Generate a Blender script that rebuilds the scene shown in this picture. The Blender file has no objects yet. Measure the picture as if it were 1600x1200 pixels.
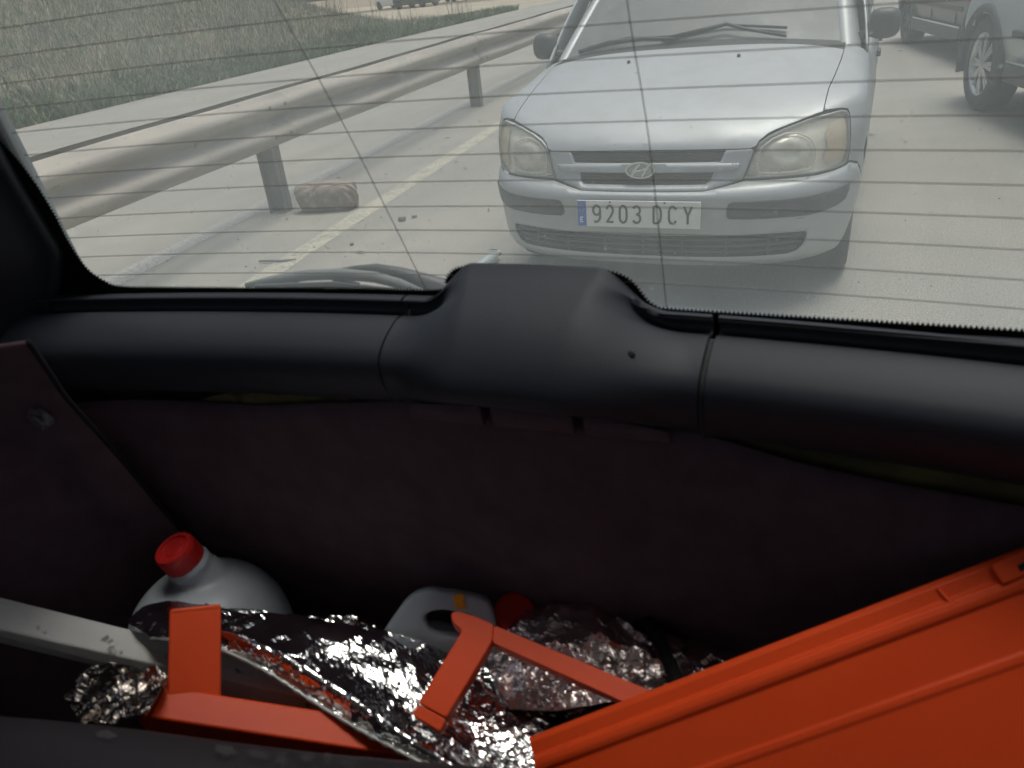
import bpy, bmesh, math, random
import numpy as np
from mathutils import Vector, Matrix
from mathutils.geometry import delaunay_2d_cdt
random.seed(7); RNG = np.random.default_rng(11)
R = math.radians
SC = bpy.context.scene; COL = SC.collection

# ------------------------------------------------------------------ camera
CAM = np.array([0.84779, -3.06157, 1.35258]); FPX = 1202.0
YAW, PITCH, ROLL = R(26.3413), R(27.6768), R(-6.2148)
_cy, _sy, _cp, _sp = math.cos(YAW), math.sin(YAW), math.cos(PITCH), math.sin(PITCH)
FWD = np.array([-_sy*_cp, _cy*_cp, -_sp]); _r0 = np.array([_cy, _sy, 0.0]); _u0 = np.cross(_r0, FWD)
RGT = math.cos(ROLL)*_r0 + math.sin(ROLL)*_u0; UPV = -math.sin(ROLL)*_r0 + math.cos(ROLL)*_u0
cd = bpy.data.cameras.new('camera'); cam = bpy.data.objects.new('camera', cd); COL.objects.link(cam)
cd.sensor_fit = 'HORIZONTAL'; cd.sensor_width = 36.0; cd.lens = FPX/1600*36.0
cd.dof.use_dof = True; cd.dof.focus_distance = 3.4; cd.dof.aperture_fstop = 10.5
cd.clip_start = 0.02; cd.clip_end = 3000
M = Matrix.Identity(4)
for i in range(3):
    M[i][0] = RGT[i]; M[i][1] = UPV[i]; M[i][2] = -FWD[i]; M[i][3] = CAM[i]
cam.matrix_world = M; SC.camera = cam
def at(px, py, d):
    """world point measured on the photograph at depth d (metres along the view axis)"""
    return CAM + d*(FWD + RGT*(px-800)/FPX - UPV*(py-600)/FPX)

# ------------------------------------------------------------------ light
SUN_EL, SUN_AZ = 78.0, 35.0        # azimuth measured from +Y towards +X
w = bpy.data.worlds.new('World'); SC.world = w; w.use_nodes = True
nt = w.node_tree; nt.nodes.clear()
sky = nt.nodes.new('ShaderNodeTexSky'); sky.sky_type = 'NISHITA'; sky.sun_disc = False
sky.sun_elevation = R(SUN_EL); sky.sun_rotation = R(SUN_AZ); sky.dust_density = 4.0; sky.air_density = 1.0; sky.ozone_density = 1.0
bg = nt.nodes.new('ShaderNodeBackground'); bg.inputs[1].default_value = 0.13
wo = nt.nodes.new('ShaderNodeOutputWorld')
bw = nt.nodes.new('ShaderNodeRGBToBW'); hz_ = nt.nodes.new('ShaderNodeMix'); hz_.data_type = 'RGBA'; hz_.inputs[0].default_value = .5
nt.links.new(sky.outputs[0], bw.inputs[0]); nt.links.new(sky.outputs[0], hz_.inputs[6]); nt.links.new(bw.outputs[0], hz_.inputs[7])   # milky, hazy daylight
nt.links.new(hz_.outputs[2], bg.inputs[0]); nt.links.new(bg.outputs[0], wo.inputs[0])
sl = bpy.data.lights.new('sun', 'SUN'); sl.energy = 1.4; sl.angle = R(22); sl.color = (1.0, 0.95, 0.87)
so = bpy.data.objects.new('sun', sl); COL.objects.link(so)
_sd = Vector((math.sin(R(SUN_AZ))*math.cos(R(SUN_EL)), math.cos(R(SUN_AZ))*math.cos(R(SUN_EL)), math.sin(R(SUN_EL))))
so.rotation_euler = _sd.to_track_quat('Z', 'Y').to_euler(); so.location = (0, 6, 12)
SC.view_settings.view_transform = 'Standard'; SC.view_settings.look = 'None'
SC.view_settings.exposure = 0.36; SC.view_settings.gamma = 1.0; SC.view_settings.use_curve_mapping = False
try:
    SC.cycles.max_bounces = 10; SC.cycles.transparent_max_bounces = 16
    SC.cycles.sample_clamp_indirect = 6.0
except Exception:
    pass

# ------------------------------------------------------------------ helpers
def obj(name, me, parent=None, mats=None, label=None, cat=None, group=None, kind=None):
    o = bpy.data.objects.new(name, me); COL.objects.link(o)
    if mats is not None and me is not None and len(me.materials) == 0:
        for m in (mats if isinstance(mats, (list, tuple)) else [mats]): me.materials.append(m)
    if parent is not None:
        o.parent = parent; o.matrix_parent_inverse = Matrix.Identity(4)
    tag(o, label, cat, group, kind)
    return o
def tag(o, label=None, cat=None, group=None, kind=None):
    if label: o['label'] = label
    if cat: o['category'] = cat
    if group: o['group'] = group
    if kind: o['kind'] = kind
    return o
def empty(name, loc=(0, 0, 0), rz=0.0, **kw):
    o = bpy.data.objects.new(name, None); COL.objects.link(o)
    o.location = loc; o.rotation_euler = (0, 0, rz); o.empty_display_size = .1
    return tag(o, **kw)
def mesh(name, V, F, smooth=True, mi=None):
    me = bpy.data.meshes.new(name); me.from_pydata([tuple(map(float, v)) for v in V], [], [tuple(map(int, f)) for f in F])
    me.validate(); me.update()
    if smooth: me.polygons.foreach_set('use_smooth', [True]*len(me.polygons))
    return me
def solid(o, t, off=-1.0):
    m = o.modifiers.new('thickness', 'SOLIDIFY'); m.thickness = t; m.offset = off; m.use_even_offset = False
    return o
def autosmooth(me, ang=35):
    try: me.set_sharp_from_angle(angle=R(ang))
    except Exception: pass
    return me
def copy_tree(o, parent=None):
    c = o.copy(); COL.objects.link(c)
    if parent is not None:
        c.parent = parent
    for ch in list(o.children): copy_tree(ch, c)
    return c
class MB:
    """collects shapes, builds ONE mesh"""
    def __init__(s): s.V = []; s.F = []
    def add(s, V, F):
        n = len(s.V); s.V += [tuple(map(float, v)) for v in V]; s.F += [tuple(int(i)+n for i in f) for f in F]; return s
    def box(s, c, size, rot=None, taper=1.0):
        hx, hy, hz = [k/2 for k in size]
        P = [(-hx, -hy, -hz), (hx, -hy, -hz), (hx, hy, -hz), (-hx, hy, -hz),
             (-hx*taper, -hy*taper, hz), (hx*taper, -hy*taper, hz), (hx*taper, hy*taper, hz), (-hx*taper, hy*taper, hz)]
        P = [Vector(p) for p in P]
        if rot is not None: P = [rot @ p for p in P]
        P = [tuple(p+Vector(c)) for p in P]
        return s.add(P, [(0, 3, 2, 1), (4, 5, 6, 7), (0, 1, 5, 4), (1, 2, 6, 5), (2, 3, 7, 6), (3, 0, 4, 7)])
    def tube(s, pts, r, n=8, cap=True):
        pts = [Vector(p) for p in pts]; m = len(pts); V = []; F = []
        rr = r if isinstance(r, (list, tuple)) else [r]*m
        up = None
        for i, p in enumerate(pts):
            t = (pts[min(i+1, m-1)]-pts[max(i-1, 0)]).normalized()
            if up is None:
                up = Vector((0, 0, 1)) if abs(t.z) < .9 else Vector((1, 0, 0))
            a = t.cross(up).normalized(); b = a.cross(t).normalized(); up = b
            for k in range(n):
                an = 2*math.pi*k/n
                V.append(p+rr[i]*(math.cos(an)*a+math.sin(an)*b))
        for i in range(m-1):
            for k in range(n):
                F.append((i*n+k, i*n+(k+1) % n, (i+1)*n+(k+1) % n, (i+1)*n+k))
        if cap:
            F.append(tuple(range(n))[::-1]); F.append(tuple((m-1)*n+k for k in range(n)))
        return s.add(V, F)
    def lathe(s, prof, n=32, mat=None, cap=True):
        V = []; F = []; m = len(prof)
        for (r, z) in prof:
            for k in range(n):
                a = 2*math.pi*k/n; V.append(Vector((r*math.cos(a), r*math.sin(a), z)))
        for i in range(m-1):
            for k in range(n): F.append((i*n+k, i*n+(k+1) % n, (i+1)*n+(k+1) % n, (i+1)*n+k))
        if cap:
            F.append(tuple(range(n))[::-1]); F.append(tuple((m-1)*n+k for k in range(n)))
        if mat is not None: V = [mat @ v for v in V]
        return s.add(V, F)
    def beam(s, p0, p1, wv, hv, w, h):
        """rectangular bar between two points; wv / hv the width and height directions"""
        p0, p1, wv, hv = Vector(p0), Vector(p1), Vector(wv).normalized(), Vector(hv).normalized()
        V = []
        for p in (p0, p1):
            for a, b in ((-1, -1), (1, -1), (1, 1), (-1, 1)): V.append(p+wv*a*w/2+hv*b*h/2)
        return s.add(V, [(0, 3, 2, 1), (4, 5, 6, 7), (0, 1, 5, 4), (1, 2, 6, 5), (2, 3, 7, 6), (3, 0, 4, 7)])
    def build(s, name, mat, parent=None, smooth=False, bevel=0.0, seg=2, **kw):
        me = mesh(name, s.V, s.F, smooth)
        o = obj(name, me, parent, mat, **kw)
        if bevel > 0:
            b = o.modifiers.new('edges', 'BEVEL'); b.width = bevel; b.segments = seg; b.limit_method = 'ANGLE'; b.angle_limit = R(35)
            me.polygons.foreach_set('use_smooth', [True]*len(me.polygons)); autosmooth(me, 40)
        return o
def grid(P, closed_u=False, closed_v=False):
    """P[nu][nv] points -> V,F"""
    P = np.asarray(P, float); nu, nv = P.shape[:2]; V = P.reshape(-1, 3); F = []
    for i in range(nu if closed_u else nu-1):
        for j in range(nv if closed_v else nv-1):
            i2, j2 = (i+1) % nu, (j+1) % nv
            F.append((i*nv+j, i2*nv+j, i2*nv+j2, i*nv+j2))
    return V, F
def densify(P, h, closed=True):
    out = []; n = len(P)
    for i in range(n if closed else n-1):
        a = np.array(P[i], float); b = np.array(P[(i+1) % n], float)
        k = max(1, int(math.ceil(np.hypot(*(b-a))/h)))
        out += [tuple(a+(b-a)*j/k) for j in range(k)]
    if not closed: out.append(tuple(P[-1]))
    return out
def roundpoly(P, rad, n=4):
    """round the corners of a polygon"""
    out = []; m = len(P)
    for i in range(m):
        p0, p, p1 = [np.array(P[(i+k) % m], float) for k in (-1, 0, 1)]
        a = p0-p; b = p1-p; la, lb = np.hypot(*a), np.hypot(*b)
        rr = rad[i] if isinstance(rad, (list, tuple)) else rad
        q = min(rr, .45*la, .45*lb)
        if q < 1e-5: out.append(tuple(p)); continue
        A = p+a/la*q; B = p+b/lb*q
        for k in range(n+1):
            t = k/n; out.append(tuple((1-t)**2*A+2*t*(1-t)*p+t*t*B))
    return out
def inside(pts, poly):
    poly = np.asarray(poly); x, y = pts[:, 0], pts[:, 1]; c = np.zeros(len(pts), bool); n = len(poly); j = n-1
    for i in range(n):
        xi, yi = poly[i]; xj, yj = poly[j]
        if yi != yj:
            c ^= ((yi > y) != (yj > y)) & (x < (xj-xi)*(y-yi)/(yj-yi)+xi)
        j = i
    return c
def patch_vf(outer, f, h=.03, holes=(), off=0.0, dens=None):
    """exact-edged patch of a surface f(u,v): polygon with holes in the (u,v) domain"""
    dens = dens or h
    loops = [densify(outer, dens)]+[densify(q, dens) for q in holes]
    pts = []; edges = []
    for L in loops:
        b = len(pts); pts += L; edges += [(b+i, b+(i+1) % len(L)) for i in range(len(L))]
    O = np.array(loops[0]); lo, hi = O.min(0), O.max(0)
    gx, gy = np.meshgrid(np.arange(lo[0]+h*.5, hi[0], h), np.arange(lo[1]+h*.5, hi[1], h))
    G = np.stack([gx.ravel(), gy.ravel()], -1)
    if len(G):
        k = inside(G, O)
        for L in loops[1:]: k &= ~inside(G, L)
        G = G[k]
        if len(G):
            Bn = np.array(pts); d = np.full(len(G), 9.)
            for c in range(0, len(Bn), 200): d = np.minimum(d, np.sqrt(((G[:, None]-Bn[None, c:c+200])**2).sum(-1)).min(1))
            G = G[d > .4*h]
    pts = pts+[tuple(g) for g in G]
    r = delaunay_2d_cdt([Vector(p) for p in pts], edges, [], 1, 1e-6)
    V2 = np.array([tuple(v) for v in r[0]]); F = [tuple(t) for t in r[2]]
    if holes:
        cen = np.array([V2[list(t)].mean(0) for t in F]); k = np.ones(len(F), bool)
        for L in loops[1:]: k &= ~inside(cen, L)
        F = [t for t, q in zip(F, k) if q]
    P = f(V2[:, 0], V2[:, 1])
    if off:
        e = 1e-4
        du = f(V2[:, 0]+e, V2[:, 1])-P; dv = f(V2[:, 0], V2[:, 1]+e)-P
        n = np.cross(du, dv); n /= np.maximum(np.linalg.norm(n, axis=1, keepdims=True), 1e-12)
        P = P+n*off
    return P, F
def ribbon(path, wdt, closed=False):
    """flat 2D stroke as quads"""
    P = np.array(path, float); n = len(P); V = []; F = []
    for i in range(n):
        a = P[(i-1) % n] if (closed or i > 0) else P[i]; b = P[(i+1) % n] if (closed or i < n-1) else P[i]
        t = b-a; t = t/max(np.hypot(*t), 1e-9); nn = np.array([-t[1], t[0]])
        # mitre
        k = 1.0
        if closed or 0 < i < n-1:
            t1 = P[i]-a; t1 = t1/max(np.hypot(*t1), 1e-9); c = abs(t1@t); k = min(1/max(c, .3), 1.6)
        V += [P[i]+nn*wdt/2*k, P[i]-nn*wdt/2*k]
    for i in range(n if closed else n-1):
        j = (i+1) % n; F.append((2*i, 2*i+1, 2*j+1, 2*j))
    return np.array(V), F
def arc(cx, cy, rx, ry, a0, a1, n=14):
    return [(cx+rx*math.cos(R(a0+(a1-a0)*i/n)), cy+ry*math.sin(R(a0+(a1-a0)*i/n))) for i in range(n+1)]

# ------------------------------------------------------------------ materials
def newmat(name):
    m = bpy.data.materials.new(name); m.use_nodes = True; m.node_tree.nodes.clear()
    return m, m.node_tree, m.node_tree.nodes, m.node_tree.links
def noise_fac(N, L, scale, detail=4, rough=.55, coord='Object', lo=.35, hi=.65, vec=None, stretch=None, dist=0.0):
    tc = N.new('ShaderNodeTexCoord'); src = tc.outputs[coord]
    if stretch:
        mp = N.new('ShaderNodeMapping'); mp.inputs['Scale'].default_value = stretch; L.new(src, mp.inputs[0]); src = mp.outputs[0]
    nz = N.new('ShaderNodeTexNoise'); nz.inputs['Scale'].default_value = scale; nz.inputs['Detail'].default_value = detail
    nz.inputs['Roughness'].default_value = rough; nz.inputs['Distortion'].default_value = dist
    L.new(src, nz.inputs['Vector'])
    mr = N.new('ShaderNodeMapRange'); mr.inputs[1].default_value = lo; mr.inputs[2].default_value = hi
    L.new(nz.outputs[0], mr.inputs[0])
    return mr.outputs[0], nz.outputs[0]
def mixc(N, L, fac, a, b, blend='MIX'):
    mx = N.new('ShaderNodeMix'); mx.data_type = 'RGBA'; mx.blend_type = blend
    for sock, v in ((0, fac), (6, a), (7, b)):
        if isinstance(v, (int, float)): mx.inputs[sock].default_value = v
        elif isinstance(v, (tuple, list)): mx.inputs[sock].default_value = (*v[:3], 1)
        else: L.new(v, mx.inputs[sock])
    return mx.outputs[2]
def pbr(name, col, rough=.5, metal=0.0, col2=None, scale=6.0, lo=.35, hi=.65, bump=0.0, bscale=60.0, bdist=.002, spec=.5, coat=0.0,
        rough2=None, stretch=None, sub=None, trans=0.0, col3=None, scale3=40., lo3=.55, hi3=.7, bdetail=4, sheen=0.0, alpha=None):
    m, T, N, L = newmat(name)
    b = N.new('ShaderNodeBsdfPrincipled'); o = N.new('ShaderNodeOutputMaterial'); L.new(b.outputs[0], o.inputs[0])
    b.inputs['Base Color'].default_value = (*col, 1); b.inputs['Roughness'].default_value = rough; b.inputs['Metallic'].default_value = metal
    b.inputs['Specular IOR Level'].default_value = spec; b.inputs['Coat Weight'].default_value = coat; b.inputs['Coat Roughness'].default_value = .08
    b.inputs['Transmission Weight'].default_value = trans; b.inputs['Sheen Weight'].default_value = sheen
    if sub: b.inputs['Subsurface Weight'].default_value = sub; b.inputs['Subsurface Radius'].default_value = (.02, .02, .02); b.inputs['Subsurface Scale'].default_value = .5
    c = None
    if col2 is not None:
        f, _ = noise_fac(N, L, scale, lo=lo, hi=hi, stretch=stretch); c = mixc(N, L, f, col, col2)
        if rough2 is not None:
            mr = N.new('ShaderNodeMapRange'); mr.inputs[3].default_value = rough; mr.inputs[4].default_value = rough2; L.new(f, mr.inputs[0]); L.new(mr.outputs[0], b.inputs['Roughness'])
    if col3 is not None:
        f3, _ = noise_fac(N, L, scale3, lo=lo3, hi=hi3); c = mixc(N, L, f3, c if c is not None else col, col3)
    if c is not None: L.new(c, b.inputs['Base Color'])
    if bump > 0:
        _, nz = noise_fac(N, L, bscale, detail=bdetail); bp = N.new('ShaderNodeBump'); bp.inputs['Strength'].default_value = bump; bp.inputs['Distance'].default_value = bdist
        L.new(nz, bp.inputs['Height']); L.new(bp.outputs[0], b.inputs['Normal'])
    return m
def thinglass(name, dust=.05, dustcol=(.7, .72, .70), gloss=.06, tint=(1, 1, 1), dark=0.0, vary=.5, vscale=5.0, streak=False):
    """see-through pane: clear + a film of dust that scatters the light falling on it + a weak mirror"""
    m, T, N, L = newmat(name); o = N.new('ShaderNodeOutputMaterial')
    tr = N.new('ShaderNodeBsdfTransparent'); tr.inputs[0].default_value = (*tint, 1)
    tl = N.new('ShaderNodeBsdfTranslucent'); tl.inputs[0].default_value = (*dustcol, 1)
    df = N.new('ShaderNodeBsdfDiffuse'); df.inputs[0].default_value = (*dustcol, 1)
    ms = N.new('ShaderNodeMixShader'); ms.inputs[0].default_value = .35; L.new(tl.outputs[0], ms.inputs[1]); L.new(df.outputs[0], ms.inputs[2])
    f1, _ = noise_fac(N, L, vscale, detail=6, rough=.6, lo=.3, hi=.7)
    mr = N.new('ShaderNodeMapRange'); mr.inputs[3].default_value = dust*(1-vary); mr.inputs[4].default_value = dust*(1+vary); L.new(f1, mr.inputs[0])
    fac = mr.outputs[0]
    if streak:
        f2, _ = noise_fac(N, L, 9.0, detail=3, lo=.60, hi=.75, stretch=(9, 9, .8))
        f3, _ = noise_fac(N, L, 3.0, detail=1, lo=.52, hi=.66)
        mu = N.new('ShaderNodeMath'); mu.operation = 'MULTIPLY'; L.new(f2, mu.inputs[0]); L.new(f3, mu.inputs[1])
        ma = N.new('ShaderNodeMath'); ma.operation = 'MULTIPLY_ADD'; L.new(mu.outputs[0], ma.inputs[0]); ma.inputs[1].default_value = dust*.7; L.new(fac, ma.inputs[2]); fac = ma.outputs[0]
        f4, _ = noise_fac(N, L, 160.0, detail=1, lo=.765, hi=.80)
        mb = N.new('ShaderNodeMath'); mb.operation = 'MULTIPLY_ADD'; L.new(f4, mb.inputs[0]); mb.inputs[1].default_value = dust*1.6; L.new(fac, mb.inputs[2]); fac = mb.outputs[0]
    mx = N.new('ShaderNodeMixShader'); L.new(fac, mx.inputs[0]); L.new(tr.outputs[0], mx.inputs[1]); L.new(ms.outputs[0], mx.inputs[2])
    last = mx.outputs[0]
    if gloss > 0:
        gl = N.new('ShaderNodeBsdfGlossy'); gl.inputs['Roughness'].default_value = .03
        lw = N.new('ShaderNodeLayerWeight'); lw.inputs[0].default_value = .15
        mg = N.new('ShaderNodeMapRange'); mg.inputs[3].default_value = gloss*.5; mg.inputs[4].default_value = min(gloss*5, .6); L.new(lw.outputs['Fresnel'], mg.inputs[0])
        m2 = N.new('ShaderNodeMixShader'); L.new(mg.outputs[0], m2.inputs[0]); L.new(last, m2.inputs[1]); L.new(gl.outputs[0], m2.inputs[2]); last = m2.outputs[0]
    L.new(last, o.inputs[0])
    return m
def asphalt_mat(name, base, dirt, patchc, crack=True, pscale=1.0):
    m, T, N, L = newmat(name); b = N.new('ShaderNodeBsdfPrincipled'); o = N.new('ShaderNodeOutputMaterial'); L.new(b.outputs[0], o.inputs[0])
    f1, _ = noise_fac(N, L, .55*pscale, detail=5, lo=.35, hi=.65); c = mixc(N, L, f1, base, dirt)
    f2, _ = noise_fac(N, L, 2.3*pscale, detail=6, lo=.45, hi=.72, dist=.6); c = mixc(N, L, f2, c, patchc)
    fs, _ = noise_fac(N, L, 1.1, detail=4, lo=.5, hi=.7, stretch=(1.0, .08, 1)); c = mixc(N, L, fs, c, tuple(k*.78 for k in base))
    f3, n3 = noise_fac(N, L, 120, detail=3, lo=.35, hi=.65); c = mixc(N, L, f3, c, tuple(k*.60 for k in base), 'MIX')
    f4, _ = noise_fac(N, L, 190, detail=1, lo=.62, hi=.70); c = mixc(N, L, f4, c, (.62, .6, .54))
    f5, _ = noise_fac(N, L, 45, detail=2, lo=.70, hi=.76); c = mixc(N, L, f5, c, tuple(k*.4 for k in base))
    L.new(c, b.inputs['Base Color']); b.inputs['Roughness'].default_value = .93; b.inputs['Specular IOR Level'].default_value = .2
    bp = N.new('ShaderNodeBump'); bp.inputs['Strength'].default_value = .5; bp.inputs['Distance'].default_value = .004; L.new(n3, bp.inputs['Height']); L.new(bp.outputs[0], b.inputs['Normal'])
    return m
def paint_line_mat(name, col, base, lo=.36, hi=.52):
    m, T, N, L = newmat(name); b = N.new('ShaderNodeBsdfPrincipled'); o = N.new('ShaderNodeOutputMaterial')
    tr = N.new('ShaderNodeBsdfTransparent'); mx = N.new('ShaderNodeMixShader')
    f, _ = noise_fac(N, L, 5, detail=8, rough=.7, lo=lo, hi=hi)
    f2, _ = noise_fac(N, L, 60, detail=2, lo=.12, hi=.55); mm = N.new('ShaderNodeMath'); mm.operation = 'MULTIPLY'; L.new(f, mm.inputs[0]); L.new(f2, mm.inputs[1])
    mk = N.new('ShaderNodeMath'); mk.operation = 'MULTIPLY'; L.new(mm.outputs[0], mk.inputs[0]); mk.inputs[1].default_value = .68; L.new(mk.outputs[0], mx.inputs[0]); L.new(tr.outputs[0], mx.inputs[1]); L.new(b.outputs[0], mx.inputs[2]); L.new(mx.outputs[0], o.inputs[0])
    b.inputs['Base Color'].default_value = (*col, 1); b.inputs['Roughness'].default_value = .85
    return m

MT = {}
MT['road'] = asphalt_mat('road asphalt dusty', (.35, .34, .30), (.42, .395, .335), (.30, .295, .265))
MT['ground'] = asphalt_mat('dry ground', (.33, .27, .19), (.40, .34, .25), (.25, .20, .14), pscale=.4)
MT['yellow_line'] = paint_line_mat('worn yellow paint', (.60, .57, .46), None, .20, .50)
MT['white_line'] = paint_line_mat('worn white paint', (.54, .54, .50), None, .02, .42)
MT['galv'] = pbr('dusty galvanised steel', (.46, .415, .35), .62, .15, col2=(.33, .30, .255), scale=3.5, stretch=(1, .3, 3), bump=.15, bscale=90, col3=(.20, .17, .13), scale3=14, lo3=.62, hi3=.8)
MT['galv_dark'] = pbr('weathered steel post', (.20, .195, .18), .7, .2, col2=(.27, .25, .21), scale=8, bump=.2, bscale=70)
MT['silver'] = pbr('silver car paint', (.41, .43, .435), .45, .35, col2=(.38, .40, .40), scale=2.2, coat=.10, rough2=.58, col3=(.36, .37, .365), scale3=9, lo3=.45, hi3=.8)
MT['grey_plastic'] = pbr('grey bumper strip plastic', (.022, .024, .026), .6, 0, col2=(.035, .036, .037), scale=12, bump=.15, bscale=300)
MT['black_plastic'] = pbr('black plastic', (.028, .03, .032), .5, 0, col2=(.045, .047, .048), scale=9, bump=.1, bscale=250)
MT['void'] = pbr('dark inside', (.012, .012, .013), .9)
MT['seam'] = pbr('shut line rubber', (.035, .037, .04), .8)
MT['tyre'] = pbr('tyre rubber', (.030, .030, .031), .8, 0, col2=(.055, .052, .047), scale=9, bump=.3, bscale=90)
MT['alloy'] = pbr('alloy wheel', (.62, .63, .64), .32, .75, col2=(.50, .50, .49), scale=12)
MT['plate'] = pbr('plate white', (.74, .74, .70), .45, 0, col2=(.68, .67, .62), scale=20)
MT['plate_blue'] = pbr('plate blue', (.03, .11, .42), .45)
MT['plate_ink'] = pbr('plate black', (.022, .024, .027), .5)
MT['white_mark'] = pbr('white print', (.75, .76, .76), .5)
MT['chrome'] = pbr('chrome', (.70, .71, .72), .22, .95, col2=(.6, .6, .6), scale=20)
MT['reflector'] = pbr('lamp reflector', (.88, .87, .81), .4, .0, col2=(.78, .77, .71), scale=22, bump=.35, bscale=38, bdist=.006)
MT['bowl'] = pbr('lamp bowl', (.62, .62, .58), .3, .25, col2=(.78, .77, .73), scale=16, bump=.5, bscale=24, bdist=.01)
MT['amber'] = pbr('indicator reflector', (.60, .47, .33), .35, .2, col2=(.62, .55, .44), scale=20)
MT['lens'] = thinglass('yellowed lamp lens', dust=.24, dustcol=(.80, .77, .63), gloss=.05, tint=(1, .99, .955), vary=.6, vscale=14)
MT['gasket'] = pbr('lamp gasket', (.20, .205, .20), .55)
MT['dusty_screen'] = pbr('dusty windscreen', (.13, .138, .136), .42, 0, col2=(.17, .175, .168), scale=4, spec=.35, rough2=.6, col3=(.21, .21, .20), scale3=12, lo3=.5, hi3=.8)
MT['side_glass'] = pbr('dark tinted side glass', (.03, .033, .034), .12, 0, coat=.4)
MT['dark_paint'] = pbr('dark grey car paint', (.040, .046, .050), .38, .2, col2=(.075, .078, .075), scale=3, coat=.4)
MT['dark_blue'] = pbr('dark blue grey car paint', (.065, .080, .095), .38, .2, col2=(.10, .11, .115), scale=4, coat=.3)
MT['white_paint'] = pbr('white car paint', (.66, .66, .64), .35, 0, coat=.3)
MT['suv_paint'] = pbr('greenish silver paint', (.52, .56, .535), .38, .2, col2=(.48, .51, .49), scale=3, coat=.35)
MT['dirt_film'] = pbr('pale dirt film', (.34, .32, .28), .85, 0, col2=(.25, .24, .21), scale=10)
MT['brick'] = pbr('broken brick', (.25, .195, .16), .92, 0, col2=(.32, .28, .24), scale=14, lo=.35, hi=.65, bump=.5, bscale=90, bdist=.01, col3=(.42, .37, .33), scale3=15, lo3=.60, hi3=.68)
MT['grass'] = None
# interior
MT['trim'] = pbr('grained dark grey trim', (.025, .028, .038), .57, 0, col2=(.032, .035, .046), scale=5, bump=.3, bscale=900, bdist=.0010, spec=.45, col3=(.085, .085, .085), scale3=120, lo3=.72, hi3=.80)
MT['carpet'] = pbr('dark brown felt carpet', (.105, .062, .076), .97, 0, col2=(.130, .082, .096), scale=30, bump=.7, bscale=700, bdist=.0015, spec=.15, sheen=.08)
MT['headliner'] = pbr('grey headliner', (.36, .34, .33), .95)
MT['frit'] = pbr('black ceramic frit', (.006, .007, .009), .8, spec=.08)
MT['wire'] = pbr('heater wire', (.30, .29, .27), .6)
MT['foam'] = pbr('old yellowed foam', (.22, .17, .06), .95, 0, col2=(.05, .04, .02), scale=30, bump=.8, bscale=80, bdist=.004)
MT['bare_metal'] = pbr('dull door metal', (.055, .048, .025), .7, .0, col2=(.17, .13, .04), scale=18)
MT['pane'] = thinglass('dusty rear glass', dust=.168, dustcol=(.72, .78, .755), gloss=.02, tint=(.985, 1.0, .992), vary=.35, vscale=3.5, streak=True)
MT['clear_pane'] = thinglass('side window glass', dust=.02, gloss=.06, tint=(.92, .95, .94))
MT['dimming_pane'] = thinglass('dimming window glass', dust=.01, gloss=.06, tint=(.80, .83, .82))  # tint of unseen panes, set to cut the daylight coming from behind
MT['orange'] = pbr('orange plastic', (.84, .076, .008), .46, 0, col2=(.78, .066, .007), scale=7, bump=.08, bscale=120, spec=.38, col3=(.62, .075, .02), scale3=55, lo3=.66, hi3=.8)
MT['jug'] = pbr('milky plastic', (.46, .50, .55), .42, 0, col2=(.40, .44, .49), scale=7, sub=.35, bump=.06, bscale=60)
MT['red_cap'] = pbr('red cap plastic', (.52, .018, .016), .4, 0, col2=(.45, .014, .014), scale=20)
MT['tape'] = pbr('orange tape', (.95, .36, .02), .5)
MT['strap'] = pbr('black webbing', (.012, .011, .012), .85, bump=.4, bscale=300)
MT['plank'] = pbr('grey painted board', (.70, .70, .69), .6, 0, col2=(.62, .62, .60), scale=9, bump=.25, bscale=120, col3=(.20, .195, .185), scale3=42, lo3=.64, hi3=.7)
MT['seat'] = pbr('dark seat vinyl', (.030, .023, .026), .7, 0, col2=(.040, .03, .033), scale=8, bump=.35, bscale=350, bdist=.001)
MT['scuff'] = paint_line_mat('pale scuff', (.17, .155, .145), None, .36, .64)
def foil_mat(name, rough, bump, scale, tint=(.86, .87, .88)):
    m, T, N, L = newmat(name); b = N.new('ShaderNodeBsdfPrincipled'); o = N.new('ShaderNodeOutputMaterial'); L.new(b.outputs[0], o.inputs[0])
    b.inputs['Base Color'].default_value = (*tint, 1); b.inputs['Metallic'].default_value = 1.0; b.inputs['Roughness'].default_value = rough
    tc = N.new('ShaderNodeTexCoord'); v = N.new('ShaderNodeTexVoronoi'); v.feature = 'F1'; v.inputs['Scale'].default_value = scale
    nz = N.new('ShaderNodeTexNoise'); nz.inputs['Scale'].default_value = scale*.8; nz.inputs['Detail'].default_value = 3
    mp = N.new('ShaderNodeMix'); mp.data_type = 'VECTOR'; mp.inputs[0].default_value = .06
    L.new(tc.outputs['Object'], nz.inputs['Vector']); L.new(tc.outputs['Object'], mp.inputs[4]); L.new(nz.outputs[1], mp.inputs[5]); L.new(mp.outputs[1], v.inputs['Vector'])
    bp = N.new('ShaderNodeBump'); bp.inputs['Strength'].default_value = bump; bp.inputs['Distance'].default_value = .004
    ad = N.new('ShaderNodeMath'); ad.operation = 'ADD'; L.new(v.outputs['Distance'], ad.inputs[0]); L.new(nz.outputs[0], ad.inputs[1])
    L.new(ad.outputs[0], bp.inputs['Height']); L.new(bp.outputs[0], b.inputs['Normal'])
    return m
MT['foil'] = foil_mat('silver foil', .11, .12, 90)
MT['bag_foil'] = foil_mat('bag foil reflection tint', .27, .15, 90, (.88, .78, .76))  # pinkish tint puts the reflected orange into the foil's colour
MT['dull_foil'] = foil_mat('dull dark foil', .2, .2, 90, (.42, .37, .33))
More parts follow.
